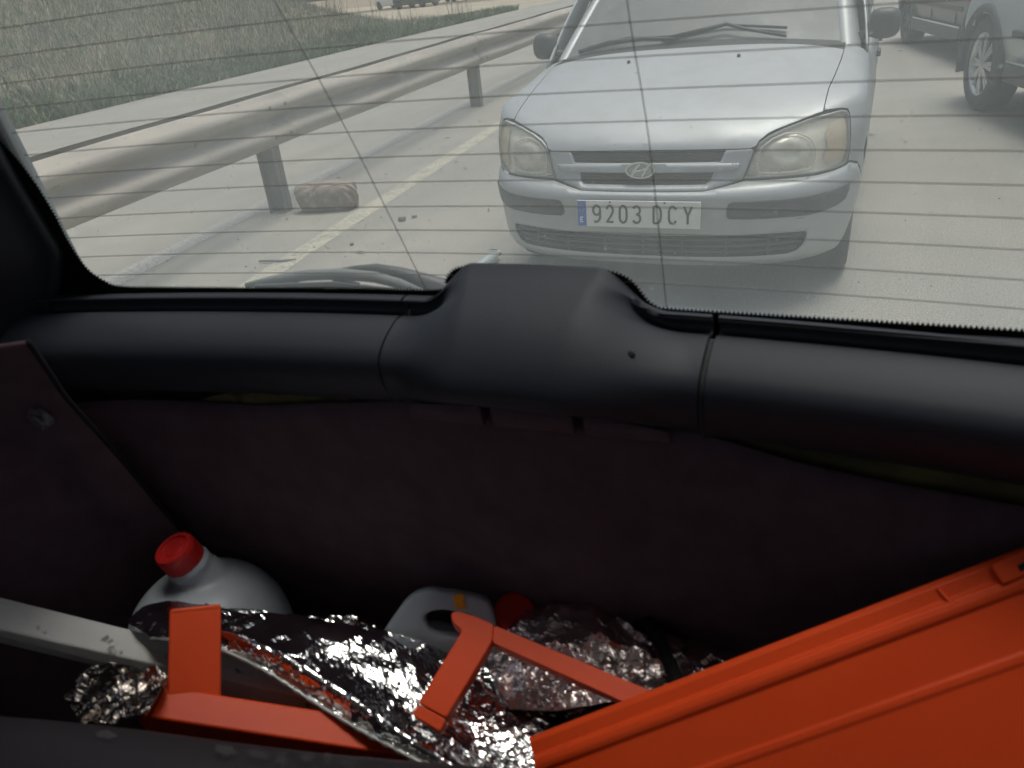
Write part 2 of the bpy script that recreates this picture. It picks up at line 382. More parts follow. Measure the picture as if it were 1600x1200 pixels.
MT['foil_edge'] = pbr('foil hem', (.55, .55, .53), .4, .6, col2=(.4, .4, .38), scale=40)
def grass_mat():
    m, T, N, L = newmat('dry grass'); b = N.new('ShaderNodeBsdfPrincipled'); o = N.new('ShaderNodeOutputMaterial'); L.new(b.outputs[0], o.inputs[0])
    at_ = N.new('ShaderNodeAttribute'); at_.attribute_name = 'tone'
    L.new(at_.outputs['Color'], b.inputs['Base Color']); b.inputs['Roughness'].default_value = .8; b.inputs['Specular IOR Level'].default_value = .15
    return m
MT['grass'] = grass_mat()
MT['soil'] = pbr('bank soil', (.16, .125, .085), .95, 0, col2=(.11, .10, .06), scale=1.2, col3=(.07, .085, .04), scale3=3, lo3=.45, hi3=.6)

# ------------------------------------------------------------------ road frame
DV = np.array([-.126188, .992006, 0]); NV = np.array([.992006, .126188, 0])   # along the road / to the right of it
def rf(s, t, z=0.0): return s*DV+t*NV+np.array([0, 0, z])
RZ = math.atan2(.126188, .992006)   # heading of the road frame

# ================================================================== SETTING
def sheet(name, pts, z, mat, **kw):
    me = mesh(name, [(*p[:2], z) for p in pts], [tuple(range(len(pts)))], False)
    return obj(name, me, None, mat, **kw)
sheet('ground', [(-400, -300), (400, -300), (400, 600), (-400, 600)], -.010, MT['ground'], kind='structure')
sheet('road', [rf(-60, -10.75), rf(-60, 9), rf(160, 9), rf(160, -10.75)], 0.0, MT['road'], kind='structure')
def line_sheet(name, t0, t1, s0, s1, mat):
    n = 120; P = []
    for i in range(n+1):
        s = s0+(s1-s0)*i/n
        j0, j1 = RNG.normal(0, .006, 2)
        P.append([rf(s, t0+j0, .004), rf(s, t1+j1, .004)])
    V, F = grid(P); return obj(name, mesh(name, V, F, False), None, mat, kind='structure')
line_sheet('road_edge_line', -2.235, -2.085, -6, 60, MT['yellow_line'])
line_sheet('road_shoulder_line', -3.23, -3.05, -6, 60, MT['white_line'])

# ---- grassy bank beyond the far road edge
def bank_z(s, t):
    d = np.maximum(0, -10.9-t)
    fade = np.clip((31-s)/9, 0, 1); fade = fade*fade*(3-2*fade)
    return (.05*np.minimum(d, 1.2)+.40*np.maximum(0, d-1.2))*fade + .05*np.sin(s*1.7+t)*np.clip(d, 0, 1)*fade
sg, tg = np.linspace(-30, 34, 90), np.linspace(-10.72, -45, 70)
P = [[rf(s, t, float(bank_z(s, t))-.004) for t in tg] for s in sg]
V, F = grid(P); obj('grass_bank', mesh('grass_bank', V, F), None, MT['soil'], kind='structure')
def blades(name, n, smin, smax, dmax, hmin, hmax, wid, pal, power=1.0, kind='stuff', clump=0.0, lean=.25):
    s = RNG.uniform(smin, smax, n); d = .05+dmax*RNG.random(n)**power; t = -10.75-d
    if clump:
        k = max(1, n//14); cs = RNG.uniform(smin, smax, k); cdd = .05+dmax*RNG.random(k)**power
        idx = RNG.integers(0, k, n); s = cs[idx]+RNG.normal(0, clump, n); t = -10.75-np.maximum(.03, cdd[idx]+RNG.normal(0, clump, n))
    z = bank_z(s, t)
    h = RNG.uniform(hmin, hmax, n)*(.6+.8*(np.sin(s*.9)*np.cos(t*1.1)*.5+.5)); a = RNG.uniform(0, 2*np.pi, n)
    base = s[:, None]*DV+t[:, None]*NV; base[:, 2] = z-.01
    side = np.stack([np.cos(a), np.sin(a), np.zeros(n)], -1)*wid*RNG.uniform(.6, 1.5, (n, 1))
    b = RNG.uniform(0, 2*np.pi, n); ln = np.stack([np.cos(b), np.sin(b), np.zeros(n)], -1)*(h*lean*RNG.random(n))[:, None]
    up = np.array([0, 0, 1.])
    mid = base+ln*.35+up*(h*.55)[:, None]; tip = base+ln+up*h[:, None]
    V = np.stack([base-side, base+side, mid+side*.7, mid-side*.7, tip], 1).reshape(-1, 3)
    o = np.arange(n)*5
    quads = np.stack([o, o+1, o+2, o+3], -1); tris = np.stack([o+3, o+2, o+4], -1)
    me = bpy.data.meshes.new(name); me.vertices.add(len(V)); me.vertices.foreach_set('co', V.ravel())
    loops = np.concatenate([quads.ravel(), tris.ravel()]); me.loops.add(len(loops)); me.loops.foreach_set('vertex_index', loops.astype(np.int32))
    starts = np.concatenate([np.arange(n)*4, 4*n+np.arange(n)*3]); me.polygons.add(2*n)
    me.polygons.foreach_set('loop_start', starts.astype(np.int32)); me.update(calc_edges=True); me.validate()
    pal = np.array(pal); ci = pal[RNG.integers(0, len(pal), n)]*RNG.uniform(.75, 1.25, (n, 1))
    col = np.repeat(np.concatenate([ci, np.ones((n, 1))], 1), 5, 0)
    at_ = me.color_attributes.new('tone', 'FLOAT_COLOR', 'POINT'); at_.data.foreach_set('color', col.ravel())
    return obj(name, me, None, MT['grass'], kind=kind)
DRY = [(.40, .36, .28), (.33, .31, .23), (.44, .40, .32), (.28, .30, .20), (.30, .265, .20), (.25, .28, .17)]
GRN = [(.10, .155, .065), (.085, .135, .06), (.14, .19, .09), (.18, .18, .10)]
blades('dry_grass', 210000, -4, 33, 15, .06, .26, .008, DRY+GRN[:2], power=.8, clump=.30, lean=1.0)
blades('tall_weeds', 2600, -4, 31, 15, .4, 1.0, .007, [(.22, .18, .13), (.15, .12, .09), (.18, .16, .09)], clump=.3, lean=.4)
blades('verge_weeds', 30000, -2, 36, 1.7, .05, .26, .022, GRN, power=1.5, clump=.16, lean=.9)

# ================================================================== SILVER HATCHBACK (waiting behind)
A_, N_, W0 = .55, 3.2, .82
_ph = np.linspace(0, np.pi/2, 4001); _xt = np.sin(_ph)**(2/N_); _pt = A_*(1-np.cos(_ph))
_Lt = np.concatenate([[0], np.cumsum(np.hypot(np.diff(_xt*W0), np.diff(_pt)))]); L1 = _Lt[-1]
Y0Z = np.array([[.15, .16], [.19, .10], [.24, .045], [.30, .03], [.36, .033], [.42, .033], [.47, .02], [.505, .008], [.525, .02], [.545, .055], [.565, .078], [.60, .085], [.65, .098], [.68, .105], [.705, .122], [.73, .15], [.78, .21], [.85, .33], [1.0, .6]])
WZ = np.array([[.15, .765], [.20, .79], [.30, .812], [.42, .826], [.52, .828], [.56, .822], [.65, .826], [.72, .824], [.80, .812], [.88, .795], [.96, .765], [1.05, .74]])
def herm(z, T):
    xs, ys = T[:, 0], T[:, 1]; z = np.clip(z, xs[0], xs[-1]); i = np.clip(np.searchsorted(xs, z)-1, 0, len(xs)-2)
    m = np.gradient(ys, xs); h = xs[i+1]-xs[i]; t = (z-xs[i])/h
    return (2*t**3-3*t**2+1)*ys[i]+(t**3-2*t**2+t)*h*m[i]+(-2*t**3+3*t**2)*ys[i+1]+(t**3-t**2)*h*m[i+1]
def SF(s, z):
    s = np.asarray(s, float); z = np.asarray(z, float); a = np.abs(s)
    xn = np.interp(a, _Lt, _xt); p = np.where(a <= L1, np.interp(a, _Lt, _pt), A_+a-L1)
    f = np.clip(1-p/A_, 0, 1); y = herm(z, Y0Z)*f+p
    rear = np.clip((y-2.9)/.9, 0, 1)
    return np.stack([np.sign(s)*xn*herm(z, WZ)*(1-.10*rear*rear), y, z], -1)
def s_of_y(y): return L1+(y-A_)
ZT = np.array([[0, .70], [.3, .707], [.45, .722], [.60, .757], [.75, .787], [.9, .803], [1.13, .818], [1.43, .862], [1.62, .893], [1.85, .905], [2.6, .925], [4.4, .965]])
def ztop(s): return herm(np.abs(np.asarray(s, float)), ZT)
HC = np.array([[.10, .69], [.122, .705], [.16, .735], [.25, .780], [.4, .835], [.6, .892], [.8, .943], [.95, .978], [1.1, .995]])
_bs = np.linspace(0, 2.2, 900); _B = SF(_bs, ztop(_bs)); _bx, _by, _bz = _B[:, 0], _B[:, 1], _B[:, 2]
def HS(x, y):
    x = np.asarray(x, float); y = np.asarray(y, float)
    Wb = np.maximum(np.interp(y, _by, _bx), 1e-3); zb = np.interp(y, _by, _bz); q = np.clip(np.abs(x)/Wb, 0, 1)
    hc = np.maximum(herm(y, HC), zb)
    return np.stack([x, y, zb+(hc-zb)*(1-q**3.2)**(.98-.36*np.clip((y-.10)/.30, 0, 1))], -1)
mir = lambda L: [(-a, b) for a, b in L[::-1]]
getz = empty('silver_hatchback', (0, 0, 0), label='silver five door hatchback with number plate 9203 DCY close behind the rear window', cat='car')
def part(name, outer, f, mat, h=.03, holes=(), off=0.0, thick=0.0, parent=None, dens=None, **kw):
    V, F = patch_vf(outer, f, h, holes, off, dens)
    o = obj(name, mesh(name, V, F), parent or getz, mat, **kw)
    if thick: solid(o, thick, -1 if thick > 0 else 1)
    return o
HEAD = [(.402, .564), (.411, .584), (.425, .635), (.438, .671), (.447, .691), (.477, .710), (.536, .732), (.634, .755), (.744, .766), (.800, .770), (.838, .764), (.853, .748), (.862, .70), (.868, .664), (.875, .608), (.868, .573), (.845, .567), (.789, .562), (.692, .559), (.597, .561), (.482, .563)]
LOWG = [(.676, .337), (.686, .325), (.684, .300), (.676, .278), (.655, .256), (.615, .246), (.515, .249), (.398, .250), (0, .248)]
LOWG = LOWG+mir(LOWG)[1:]+[(-.559, .345), (-.445, .346), (-.332, .344), (0, .342), (.332, .344), (.445, .346), (.559, .345)]
zb = lambda s: .197
BUMP_R = [(0, .192), (.40, .196), (.62, .199), (.78, .203), (.93, .207), (.975, .26), (1.003, .324), (1.030, .40), (1.05, .455), (1.03, .50), (.98, .548), (.90, .567), (.875, .562), (.789, .555), (.692, .552), (.597, .554), (.482, .556), (.402, .557), (.389, .553), (.330, .541), (.257, .529), (.12, .527), (0, .527)]
BUMP = BUMP_R+mir(BUMP_R)[1:-1]
bumper = part('bumper', BUMP, SF, MT['silver'], .022, holes=[LOWG], thick=.004, dens=.02)
# lower intake: recessed tray, slats, dividers
def SFd(dy):
    return lambda u, v: SF(u, v)+np.stack([0*np.asarray(u, float), 0*np.asarray(u, float)+dy, 0*np.asarray(u, float)], -1)
scale_poly = lambda L, k, c: [(c[0]+(a-c[0])*k, c[1]+(b-c[1])*k) for a, b in L]
li = part('lower_intake', LOWG, SFd(.045), MT['void'], .05)
def rim_strip(name, poly, f0, f1, mat, parent):
    L = np.array(densify(poly, .02)); a = f0(L[:, 0], L[:, 1]); b = f1(L[:, 0], L[:, 1])
    V, F = grid(np.stack([a, b], 1), closed_u=True); return obj(name, mesh(name, V, F), parent, mat)
rim_strip('surround', LOWG, SF, SFd(.047), MT['black_plastic'], li)
def bar_on(s0, s1, z, hz, dy, mat, name, parent, depth=.014):
    ss = np.linspace(s0, s1, 50); P = []
    for s_ in ss:
        c = SF(s_, z)+np.array([0, dy, 0]); P.append([c+np.array([0, -depth/2, hz*.2]), c+np.array([0, -depth/4, hz/2]), c+np.array([0, depth/2, hz/2]), c+np.array([0, depth/2, -hz/2]), c+np.array([0, -depth/4, -hz/2])])
    V, F = grid(P, closed_v=True); return obj(name, mesh(name, V, F), parent, mat)
for z_, e in ((.322, .655), (.296, .665), (.270, .645)): bar_on(-e, e, z_, .010, .020, MT['black_plastic'], 'slat', li)
for s_ in (-.52, -.35, -.17, 0, .17, .35, .52):
    m = MB(); c = SF(s_, .295); m.box((c[0], c[1]+.026, .295), (.010, .012, .088)); m.build('divider', MT['black_plastic'], li)
STRIP = [(.352, .480), (.344, .448), (.346, .425), (.356, .416), (.438, .412), (.55, .410), (.673, .405), (.743, .409), (.825, .419), (.873, .433), (.890, .466), (.889, .497), (.838, .490), (.731, .486), (.633, .484), (.489, .486), (.37, .488)]
for L in (STRIP, mir(STRIP)): part('bumper_strip', L, SF, MT['grey_plastic'], .022, off=.007, thick=.009)
# front nose (part of the hood), grille surround
NOSE_R = [(0, .678), (.28, .678), (.415, .676), (.437, .684), (.446, .702), (.476, .722), (.534, .745), (.634, .768), (.700, .776)]
top_r = [(s_, float(ztop(s_))) for s_ in np.linspace(.703, 0, 51)]
NOSE = NOSE_R+top_r+[(-a, b) for a, b in top_r[::-1][1:]]+mir(NOSE_R)[:-1]
SEAM = [(float(SF(.703, ztop(.703))[0]), float(SF(.703, ztop(.703))[1])), (.664, .47), (.676, .62), (.686, .80), (.690, .955)]
front_edge = [(float(a), float(b)) for a, b, c in SF(np.linspace(-.703, .703, 101), ztop(np.linspace(-.703, .703, 101)))]
rear_edge = [(x, .952-.012*(x/.69)**2) for x in np.linspace(.690, -.690, 30)]
HOOD = front_edge+SEAM[1:-1]+rear_edge+[(-a, b) for a, b in SEAM[1:-1][::-1]]
v1, f1 = patch_vf(NOSE, SF, .022, dens=.02); v2, f2 = patch_vf(HOOD, HS, .022, dens=.03)
V = np.concatenate([v1, v2]); F = list(f1)+[tuple(i+len(v1) for i in t) for t in f2]
bm = bmesh.new(); me = mesh('hood', V, F); bm.from_mesh(me); bmesh.ops.remove_doubles(bm, verts=bm.verts, dist=.0008)
for f_ in bm.faces: f_.smooth = True
bm.to_mesh(me); bm.free(); hood = obj('hood', me, getz, MT['silver'])
for sx in (-1, 1):
    m = MB(); p = HS(np.array([.256*sx]), np.array([.80]))[0]; m.tube([p-np.array([0, 0, .01]), p+np.array([0, -.004, .010])], [.010, .007], 10); m.build('washer_nozzle', MT['black_plastic'], hood, smooth=True)
# fenders: side piece + top piece
FEND_SIDE = [(.709, .781), (.800, .780), (.846, .774), (.862, .752), (.872, .70), (.878, .655), (.886, .605), (.885, .575), (.905, .575), (.985, .556), (1.036, .508), (1.058, .455)]
def arch(yc, r, zc=.29, a0=152, a1=10, n=14): return [(s_of_y(yc-r*math.cos(R(180-(a0+(a1-a0)*i/n)))*-1*-1), zc+r*math.sin(R(a0+(a1-a0)*i/n))) for i in range(n+1)]
def archpts(yc, r, a0, a1, zc=.29, n=14): return [(s_of_y(yc+r*math.cos(R(a0+(a1-a0)*i/n))), zc+r*math.sin(R(a0+(a1-a0)*i/n))) for i in range(n+1)]
FEND_SIDE += archpts(.75, .335, 150, -12)+[(s_of_y(1.115), .22), (s_of_y(1.115), .86), (s_of_y(1.06), float(ztop(s_of_y(1.06))))]
FEND_SIDE += [(s_, float(ztop(s_))) for s_ in np.linspace(s_of_y(1.06), .709, 64)[1:]]
FTOP = [(a, b) for a, b in [(SEAM[0][0]+.004, SEAM[0][1])]+[(a+.004, b) for a, b in SEAM[1:]]]
edge_t = [(float(a), float(b)) for a, b, c in SF(np.linspace(s_of_y(1.06), .709, 64), ztop(np.linspace(s_of_y(1.06), .709, 64)))]
FTOP = FTOP+[(.700, 1.06)]+edge_t
for sx in (1, -1):
    a = FEND_SIDE if sx > 0 else mir(FEND_SIDE); b = FTOP if sx > 0 else mir(FTOP)
    v1, f1 = patch_vf(a, SF, .03, dens=.024); v2, f2 = patch_vf(b, HS, .03, dens=.024)
    me = mesh('front_fender', np.concatenate([v1, v2]), list(f1)+[tuple(i+len(v1) for i in t) for t in f2])
    bm = bmesh.new(); bm.from_mesh(me); bmesh.ops.remove_doubles(bm, verts=bm.verts, dist=.001)
    for f_ in bm.faces: f_.smooth = True
    bm.to_mesh(me); bm.free(); obj('front_fender', me, getz, MT['silver'])
# doors and rear quarter on the same side surface
def side_panel(name, y0, y1, zlow, extra=None):
    for sx in (1, -1):
        L = [(s_of_y(y0), zlow), ]+(extra or [])+[(s_of_y(y1), zlow), (s_of_y(y1), float(ztop(s_of_y(y1))))]+[(s_of_y(y), float(ztop(s_of_y(y)))) for y in np.linspace(y1-.05, y0+.05, 8)]+[(s_of_y(y0), float(ztop(s_of_y(y0))))]
        p = part(name, L if sx > 0 else mir(L), SF, MT['silver'], .06, thick=.004, dens=.05)
        if 'door' in name:
            m = MB(); c = SF(sx*s_of_y(y1-.14), .80); m.box((c[0]+sx*.018, c[1], .80), (.022, .15, .03)); m.build('door_handle', MT['grey_plastic'], p, bevel=.006)
side_panel('front_door', 1.120, 2.10, .22)
side_panel('rear_door', 2.105, 2.88, .22)
side_panel('rear_quarter', 2.885, 3.78, .24, extra=archpts(3.205, .335, 168, 10))
# inner shell so that gaps stay dark, floor pan
m = MB(); m.box((0, 2.35, .45), (1.50, 2.5, .30)); m.box((0, .70, .42), (.96, .8, .34)); m.box((0, .30, .38), (.80, .16, .22)); m.box((0, 1.05, .60), (1.30, .5, .40)); m.box((0, 2.3, .72), (1.44, 2.6, .26))
m.build('chassis', MT['void'], getz)
m = MB(); m.box((0, .74, .56), (1.10, .60, .10)); m.box((0, .34, .58), (.70, .22, .12)); m.build('engine_bay', MT['void'], getz)
# grille: dark backing, slats, painted bar with emblem, surround pieces
GRZ = [(-.43, .675), (-.395, .558), (-.257, .531), (0, .529), (.257, .531), (.395, .558), (.43, .675), (0, .676)]
gr = part('grille', GRZ, SFd(.035), MT['void'], .05)
UP = [(.322, .672), (.306, .630), (0, .629), (-.306, .630), (-.322, .672), (0, .674)]
LO = [(.283, .592), (.272, .560), (.255, .549), (0, .547), (-.255, .549), (-.272, .560), (-.283, .592), (0, .591)]
SUR = [(.418, .672), (.43, .668), (.413, .612), (.398, .563), (.389, .560), (.257, .533), (0, .531), (-.257, .533), (-.389, .560), (-.398, .563), (-.413, .612), (-.43, .668), (-.418, .672), (0, .675)]
part('grille_surround', SUR, SF, MT['silver'], .02, holes=[UP, LO], thick=.012, parent=gr, dens=.015)
BAR = [(.384, .623), (.379, .603), (.358, .597), (.28, .594), (0, .592), (-.28, .594), (-.358, .597), (-.379, .603), (-.384, .623), (0, .627)]
part('grille_bar', BAR, SF, MT['silver'], .012, off=.010, thick=.012, parent=gr)
for z_ in (.664, .656, .648, .640): bar_on(-.318, .318, z_, .0035, .016, MT['black_plastic'], 'slat', gr, .01)
for z_ in (.584, .575, .566, .557): bar_on(-.272, .272, z_, .0035, .016, MT['black_plastic'], 'slat', gr, .01)
def decal(name, V2, F, mat, parent, f, thick=.003):
    P = f(V2[:, 0], V2[:, 1]); o = obj(name, mesh(name, P, F, False), parent, mat); solid(o, thick, 0); return o
def fplane(o, dy):     # upright plane in front of the grille bar
    return lambda u, v: np.stack([np.asarray(u, float), 0*np.asarray(u, float)+dy, np.asarray(v, float)], -1)
EX, EZ = -.010, .6055
yb = float(SF(0.0, .606)[1])-.020
def ring(cx, cz, rx, rz, wd, n=48): return ribbon([(cx+rx*math.cos(2*math.pi*i/n), cz+rz*math.sin(2*math.pi*i/n)) for i in range(n)], wd, True)
em = MB(); n = 40
em.add([(EX+.060*math.cos(2*math.pi*i/n), yb+.010, EZ+.0325*math.sin(2*math.pi*i/n)) for i in range(n)]+[(EX+.056*math.cos(2*math.pi*i/n), yb+.003, EZ+.029*math.sin(2*math.pi*i/n)) for i in range(n)], [tuple(range(n, 2*n))]+[(i, (i+1) % n, n+(i+1) % n, n+i) for i in range(n)])
emb = em.build('emblem', MT['silver'], gr)
V2, F2 = ring(EX, EZ, .0585, .0315, .007); decal('emblem_ring', V2, F2, MT['chrome'], emb, fplane(None, yb), .006)
def sk(x, z): return (EX+x+z*.62, EZ+z)
HP = [[sk(-.022, -.024), sk(-.024, .0), sk(-.016, .026)], [sk(.024, -.025), sk(.024, .0), sk(.024, .024)], [sk(-.022, -.008), sk(-.008, -.001), sk(.008, .001), sk(.022, .010)]]
for k, pth in enumerate(HP):
    V2, F2 = ribbon(pth, .009 if k < 2 else .008); decal('emblem_letter', V2, F2, MT['chrome'], emb, fplane(None, yb-.001-.0008*k), .005)
# scrapes on the bumper shelf below the lamp
for s_, z_, l_ in ((.60, .545, .030), (.655, .547, .022), (.66, .551, .016), (.64, .395, .03)):
    P = SF(np.linspace(s_-l_/2, s_+l_/2, 6), np.full(6, z_))+np.array([0, -.0006, 0]); m = MB(); m.tube(P, [.0004, .0011, .0013, .0012, .0009, .0004], 5); m.build('scrape', MT['seam'], bumper)
# headlights
def shrinkp(L, d):
    P = np.array(densify(L, .03)); n = len(P); out = []
    ar = sum(P[i][0]*P[(i+1) % n][1]-P[(i+1) % n][0]*P[i][1] for i in range(n)); sg = 1 if ar > 0 else -1
    for i in range(n):
        t = P[(i+1) % n]-P[i-1]; t /= max(np.hypot(*t), 1e-9); out.append(tuple(P[i]+sg*d*np.array([-t[1], t[0]])))
    return out
BOWL = [(.455, .580), (.446, .612), (.447, .647), (.458, .676), (.495, .702), (.543, .716), (.595, .714), (.642, .696), (.672, .667), (.685, .624), (.679, .593), (.664, .576), (.596, .573), (.52, .574)]
TURN = [(.735, .735), (.79, .745), (.825, .738), (.840, .70), (.848, .65), (.850, .605), (.82, .59), (.76, .583), (.72, .60), (.735, .65), (.72, .70)]
for sx in (1, -1):
    H_ = HEAD if sx > 0 else mir(HEAD)
    hl = part('headlight', H_, SFd(.030), MT['reflector'], .02)
    inn = shrinkp(H_, .006)
    part('lamp_gasket', H_, SF, MT['gasket'], .02, holes=[inn], off=.002, thick=.02, parent=hl, dens=.015)
    rim_strip('lamp_wall', H_, SF, SFd(.030), MT['reflector'], hl)
    B_ = BOWL if sx > 0 else mir(BOWL)
    def fb(u, v, sx=sx):
        c = (sx*.567, .645); d = np.hypot((np.asarray(u)-c[0])/.12, (np.asarray(v)-c[1])/.072); P = SF(u, v); P[:, 1] += .024-.006+.05*np.clip(1-d*d, 0, 1)*0; P[:, 1] += .012*np.cos(np.clip(d, 0, 1)*6.0); return P
    part('lamp_bowl', B_, fb, MT['bowl'], .012, parent=hl)
    m = MB(); m.tube([SF(np.array(s_), np.array(z_))+np.array([0, .008, 0]) for s_, z_ in [(a, b) for a, b in B_+[B_[0]]]], .004, 6); m.build('bowl_rim', MT['reflector'], hl, smooth=True)
    T_ = TURN if sx > 0 else mir(TURN)
    part('indicator', T_, SFd(.016), MT['amber'], .02, parent=hl)
    m = MB(); c = SF(sx*.43, .578); m.box((c[0], c[1]+.016, .574), (.040, .012, .012)); m.build('side_lamp', MT['chrome'], hl)
    o_ = part('lens', inn, SF, MT['lens'], .02, off=(.004 if True else 0), parent=hl)
# number plate
PZ, PT = .4425, .056
def fpl(u, v): return np.stack([np.asarray(u, float), np.asarray(v, float)*PT-.010, PZ+np.asarray(v, float)], -1)
m = MB(); m.box((0, 0, 0), (.520, .006, .110)); pl = m.build('number_plate', MT['plate'], getz, bevel=.002)
pl.location = (-.006, -.006, PZ); pl.rotation_euler = (-PT, 0, 0)
def on_plate(name, V2, F, mat, y=-.0042):
    o = obj(name, mesh(name, [(a, y, b) for a, b in V2], F, False), pl, mat); solid(o, .0016, 0); return o
on_plate('blue_band', np.array([(-.258, -.053), (-.220, -.053), (-.220, .053), (-.258, .053)]), [(0, 1, 2, 3)], MT['plate_blue'])
for k in range(12):
    a = 2*math.pi*k/12; c = (-.239+.0115*math.cos(a), .022+.0115*math.sin(a))
    P5 = [(c[0]+(.0026 if i % 2 == 0 else .0011)*math.cos(math.pi/2+math.pi*i/5), c[1]+(.0026 if i % 2 == 0 else .0011)*math.sin(math.pi/2+math.pi*i/5)) for i in range(10)]
    on_plate('star', np.array(P5), [tuple(range(10))], pbr('plate star', (.35, .38, .30), .6) if k == 0 else bpy.data.materials['plate star'], -.0058)
GL = {
 '9': [arc(.5, .70, .42, .27, -90, 270, 24), [(.92, .70)]+arc(.48, .40, .44, .36, 15, -75, 12)[0:]+[(.40, .035), (.18, .055)]],
 '2': [arc(.48, .70, .42, .27, 165, -35, 16)+[(.60, .36), (.10, .05), (.95, .05)]],
 '0': [arc(.5, .68, .42, .29, 0, 180, 14)+arc(.5, .32, .42, .29, 180, 360, 14)],
 '3': [arc(.46, .73, .40, .235, 155, -80, 16)+[(.40, .50)], [(.40, .50)]+arc(.46, .27, .44, .24, 85, -155, 18)],
 'D': [[(.10, .03), (.10, .97), (.45, .97)]+arc(.45, .60, .46, .37, 90, 0, 8)+arc(.45, .40, .46, .37, 0, -90, 8)+[(.10, .03)]],
 'C': [arc(.52, .68, .42, .29, 25, 180, 12)+arc(.52, .32, .42, .29, 180, 335, 12)],
 'Y': [[(.05, .98), (.50, .47)], [(.95, .98), (.50, .47)], [(.50, .50), (.50, .02)]],
 'E': [[(.15, .03), (.15, .97)], [(.15, .95), (.9, .95)], [(.15, .5), (.8, .5)], [(.15, .05), (.9, .05)]],
}
def glyph(ch, x0, x1, z0, z1, wd, mat, y):
    mm = MB(); k = 0
    for st in GL[ch]:
        V2, F2 = ribbon([(x0+a*(x1-x0), z0+b*(z1-z0)) for a, b in st], wd, closed=(ch == '0'))
        mm.add([(a, y-.0002*k, b) for a, b in V2], F2); k += 1
    o = mm.build('plate_letter', mat, pl); solid(o, .0014, 0)
for ch, a, b in (('9', .123, .209), ('2', .238, .317), ('0', .346, .429), ('3', .458, .542), ('D', .620, .707), ('C', .742, .826), ('Y', .863, .945)):
    glyph(ch, -.26+.52*a+.004, -.26+.52*b-.004, -.037, .037, .0088, MT['plate_ink'], -.0045)
glyph('E', -.2475, -.2325, -.036, -.014, .0042, MT['white_mark'], -.0056)
for sx in (-1, 1):
    m = MB(); m.lathe([(.004, 0), (.004, .0025), (.002, .0035)], 10, Matrix.Translation((sx*.115, -.003, .049)) @ Matrix.Rotation(math.pi/2, 4, 'X')); m.build('plate_screw', MT['grey_plastic'], pl)
# windscreen, pillars, roof, greenhouse
def WS(u, v):    # u -1..1, v 0 base .. 1 roof edge
    u = np.asarray(u, float); v = np.asarray(v, float)
    hw = .700-.135*v
    return np.stack([u*hw, 1.065+.775*v-.05*(1-v*.3)*(1-u*u), .965+.475*v-.03*u*u+.02*(1-u*u)+.05*v*(1-v)], -1)
part('windscreen', [(-.965, .015), (.965, .015), (.965, .97), (-.965, .97)], WS, MT['dusty_screen'], .09, dens=.08)
for sx in (-1, 1):
    P = []
    for v in np.linspace(-.08, 1.0, 16):
        a = WS(np.array([sx*.955]), np.array([v]))[0]; b = WS(np.array([sx*1.0]), np.array([v]))[0]
        P.append([a+np.array([0, .0, -.012]), a+np.array([sx*.004, -.003, .004]), b+np.array([sx*.022, .01, .002]), b+np.array([sx*.058, .055, -.030]), b+np.array([sx*.062, .075, -.05]), b+np.array([sx*.02, .09, -.05])])
    V, F = grid(P); obj('pillar', mesh('pillar', V, F), getz, MT['silver'])
# cowl with slotted grille, wipers
P = []
for x in np.linspace(-.69, .69, 40):
    y_ = .952-.012*(x/.69)**2; z0 = float(HS(np.array([x]), np.array([y_]))[0][2])
    wsb = WS(np.array([x/.70]), np.array([.03]))[0]
    P.append([(x, y_+.004, z0-.012), (x, y_+.02, z0-.012), (x, wsb[1]-.01, wsb[2]-.004), (x, wsb[1]+.01, wsb[2]+.002)])
V, F = grid(P); cowl = obj('cowl', mesh('cowl', V, F), getz, MT['grey_plastic'])
cs = MB()
for i in range(56):
    x = -.44+.66*i/55; y_ = .952-.012*(x/.69)**2; z0 = float(HS(np.array([x]), np.array([y_]))[0][2])
    cs.box((x, y_+.018, z0-.010), (.0045, .030, .006))
cs.build('cowl_slots', MT['void'], cowl)
def wiper(x0, pts, name='wiper'):
    m = MB(); m.tube([WS(np.array([u]), np.array([v]))[0]+np.array([0, -.012*k, .022*k+.006]) for u, v, k in pts], [.011, .012, .009, .008, .006][:len(pts)], 8); wp = m.build(name, MT['black_plastic'], getz, smooth=True); return wp
w1 = wiper(0, [(-.86, .03, .4), (-.62, .045, .9), (-.35, .035, 1), (-.12, .02, .6)])
m = MB(); m.tube([WS(np.array([u]), np.array([v]))[0]+np.array([0, -.006, .012]) for u, v in ((-.80, .06), (-.5, .085), (-.1, .05))], .007, 6); m.build('wiper_blade', MT['black_plastic'], w1, smooth=True)
w2 = wiper(0, [(-.22, .025, .5), (.10, .06, 1.1), (.22, .085, 1.3), (.34, .055, 1), (.62, .02, .4)])
m = MB(); m.tube([WS(np.array([u]), np.array([v]))[0]+np.array([0, -.008, .014]) for u, v in ((-.20, .045), (.2, .115), (.62, .085))], .007, 6); m.build('wiper_blade', MT['black_plastic'], w2, smooth=True)
def roof_f(u, v):
    u = np.asarray(u, float); v = np.asarray(v, float)
    z = 1.425+.055*(1-u*u)+.03*np.sin(np.pi*np.clip(v, 0, 1))-.10*np.clip(v-.75, 0, 1)**2*4
    return np.stack([u*(.60-.05*np.clip(v-.6, 0, 1)), 1.80+1.78*v, z], -1)
part('roof', [(-1, 0), (1, 0), (1, 1), (-1, 1)], roof_f, MT['silver'], .12, thick=.01)
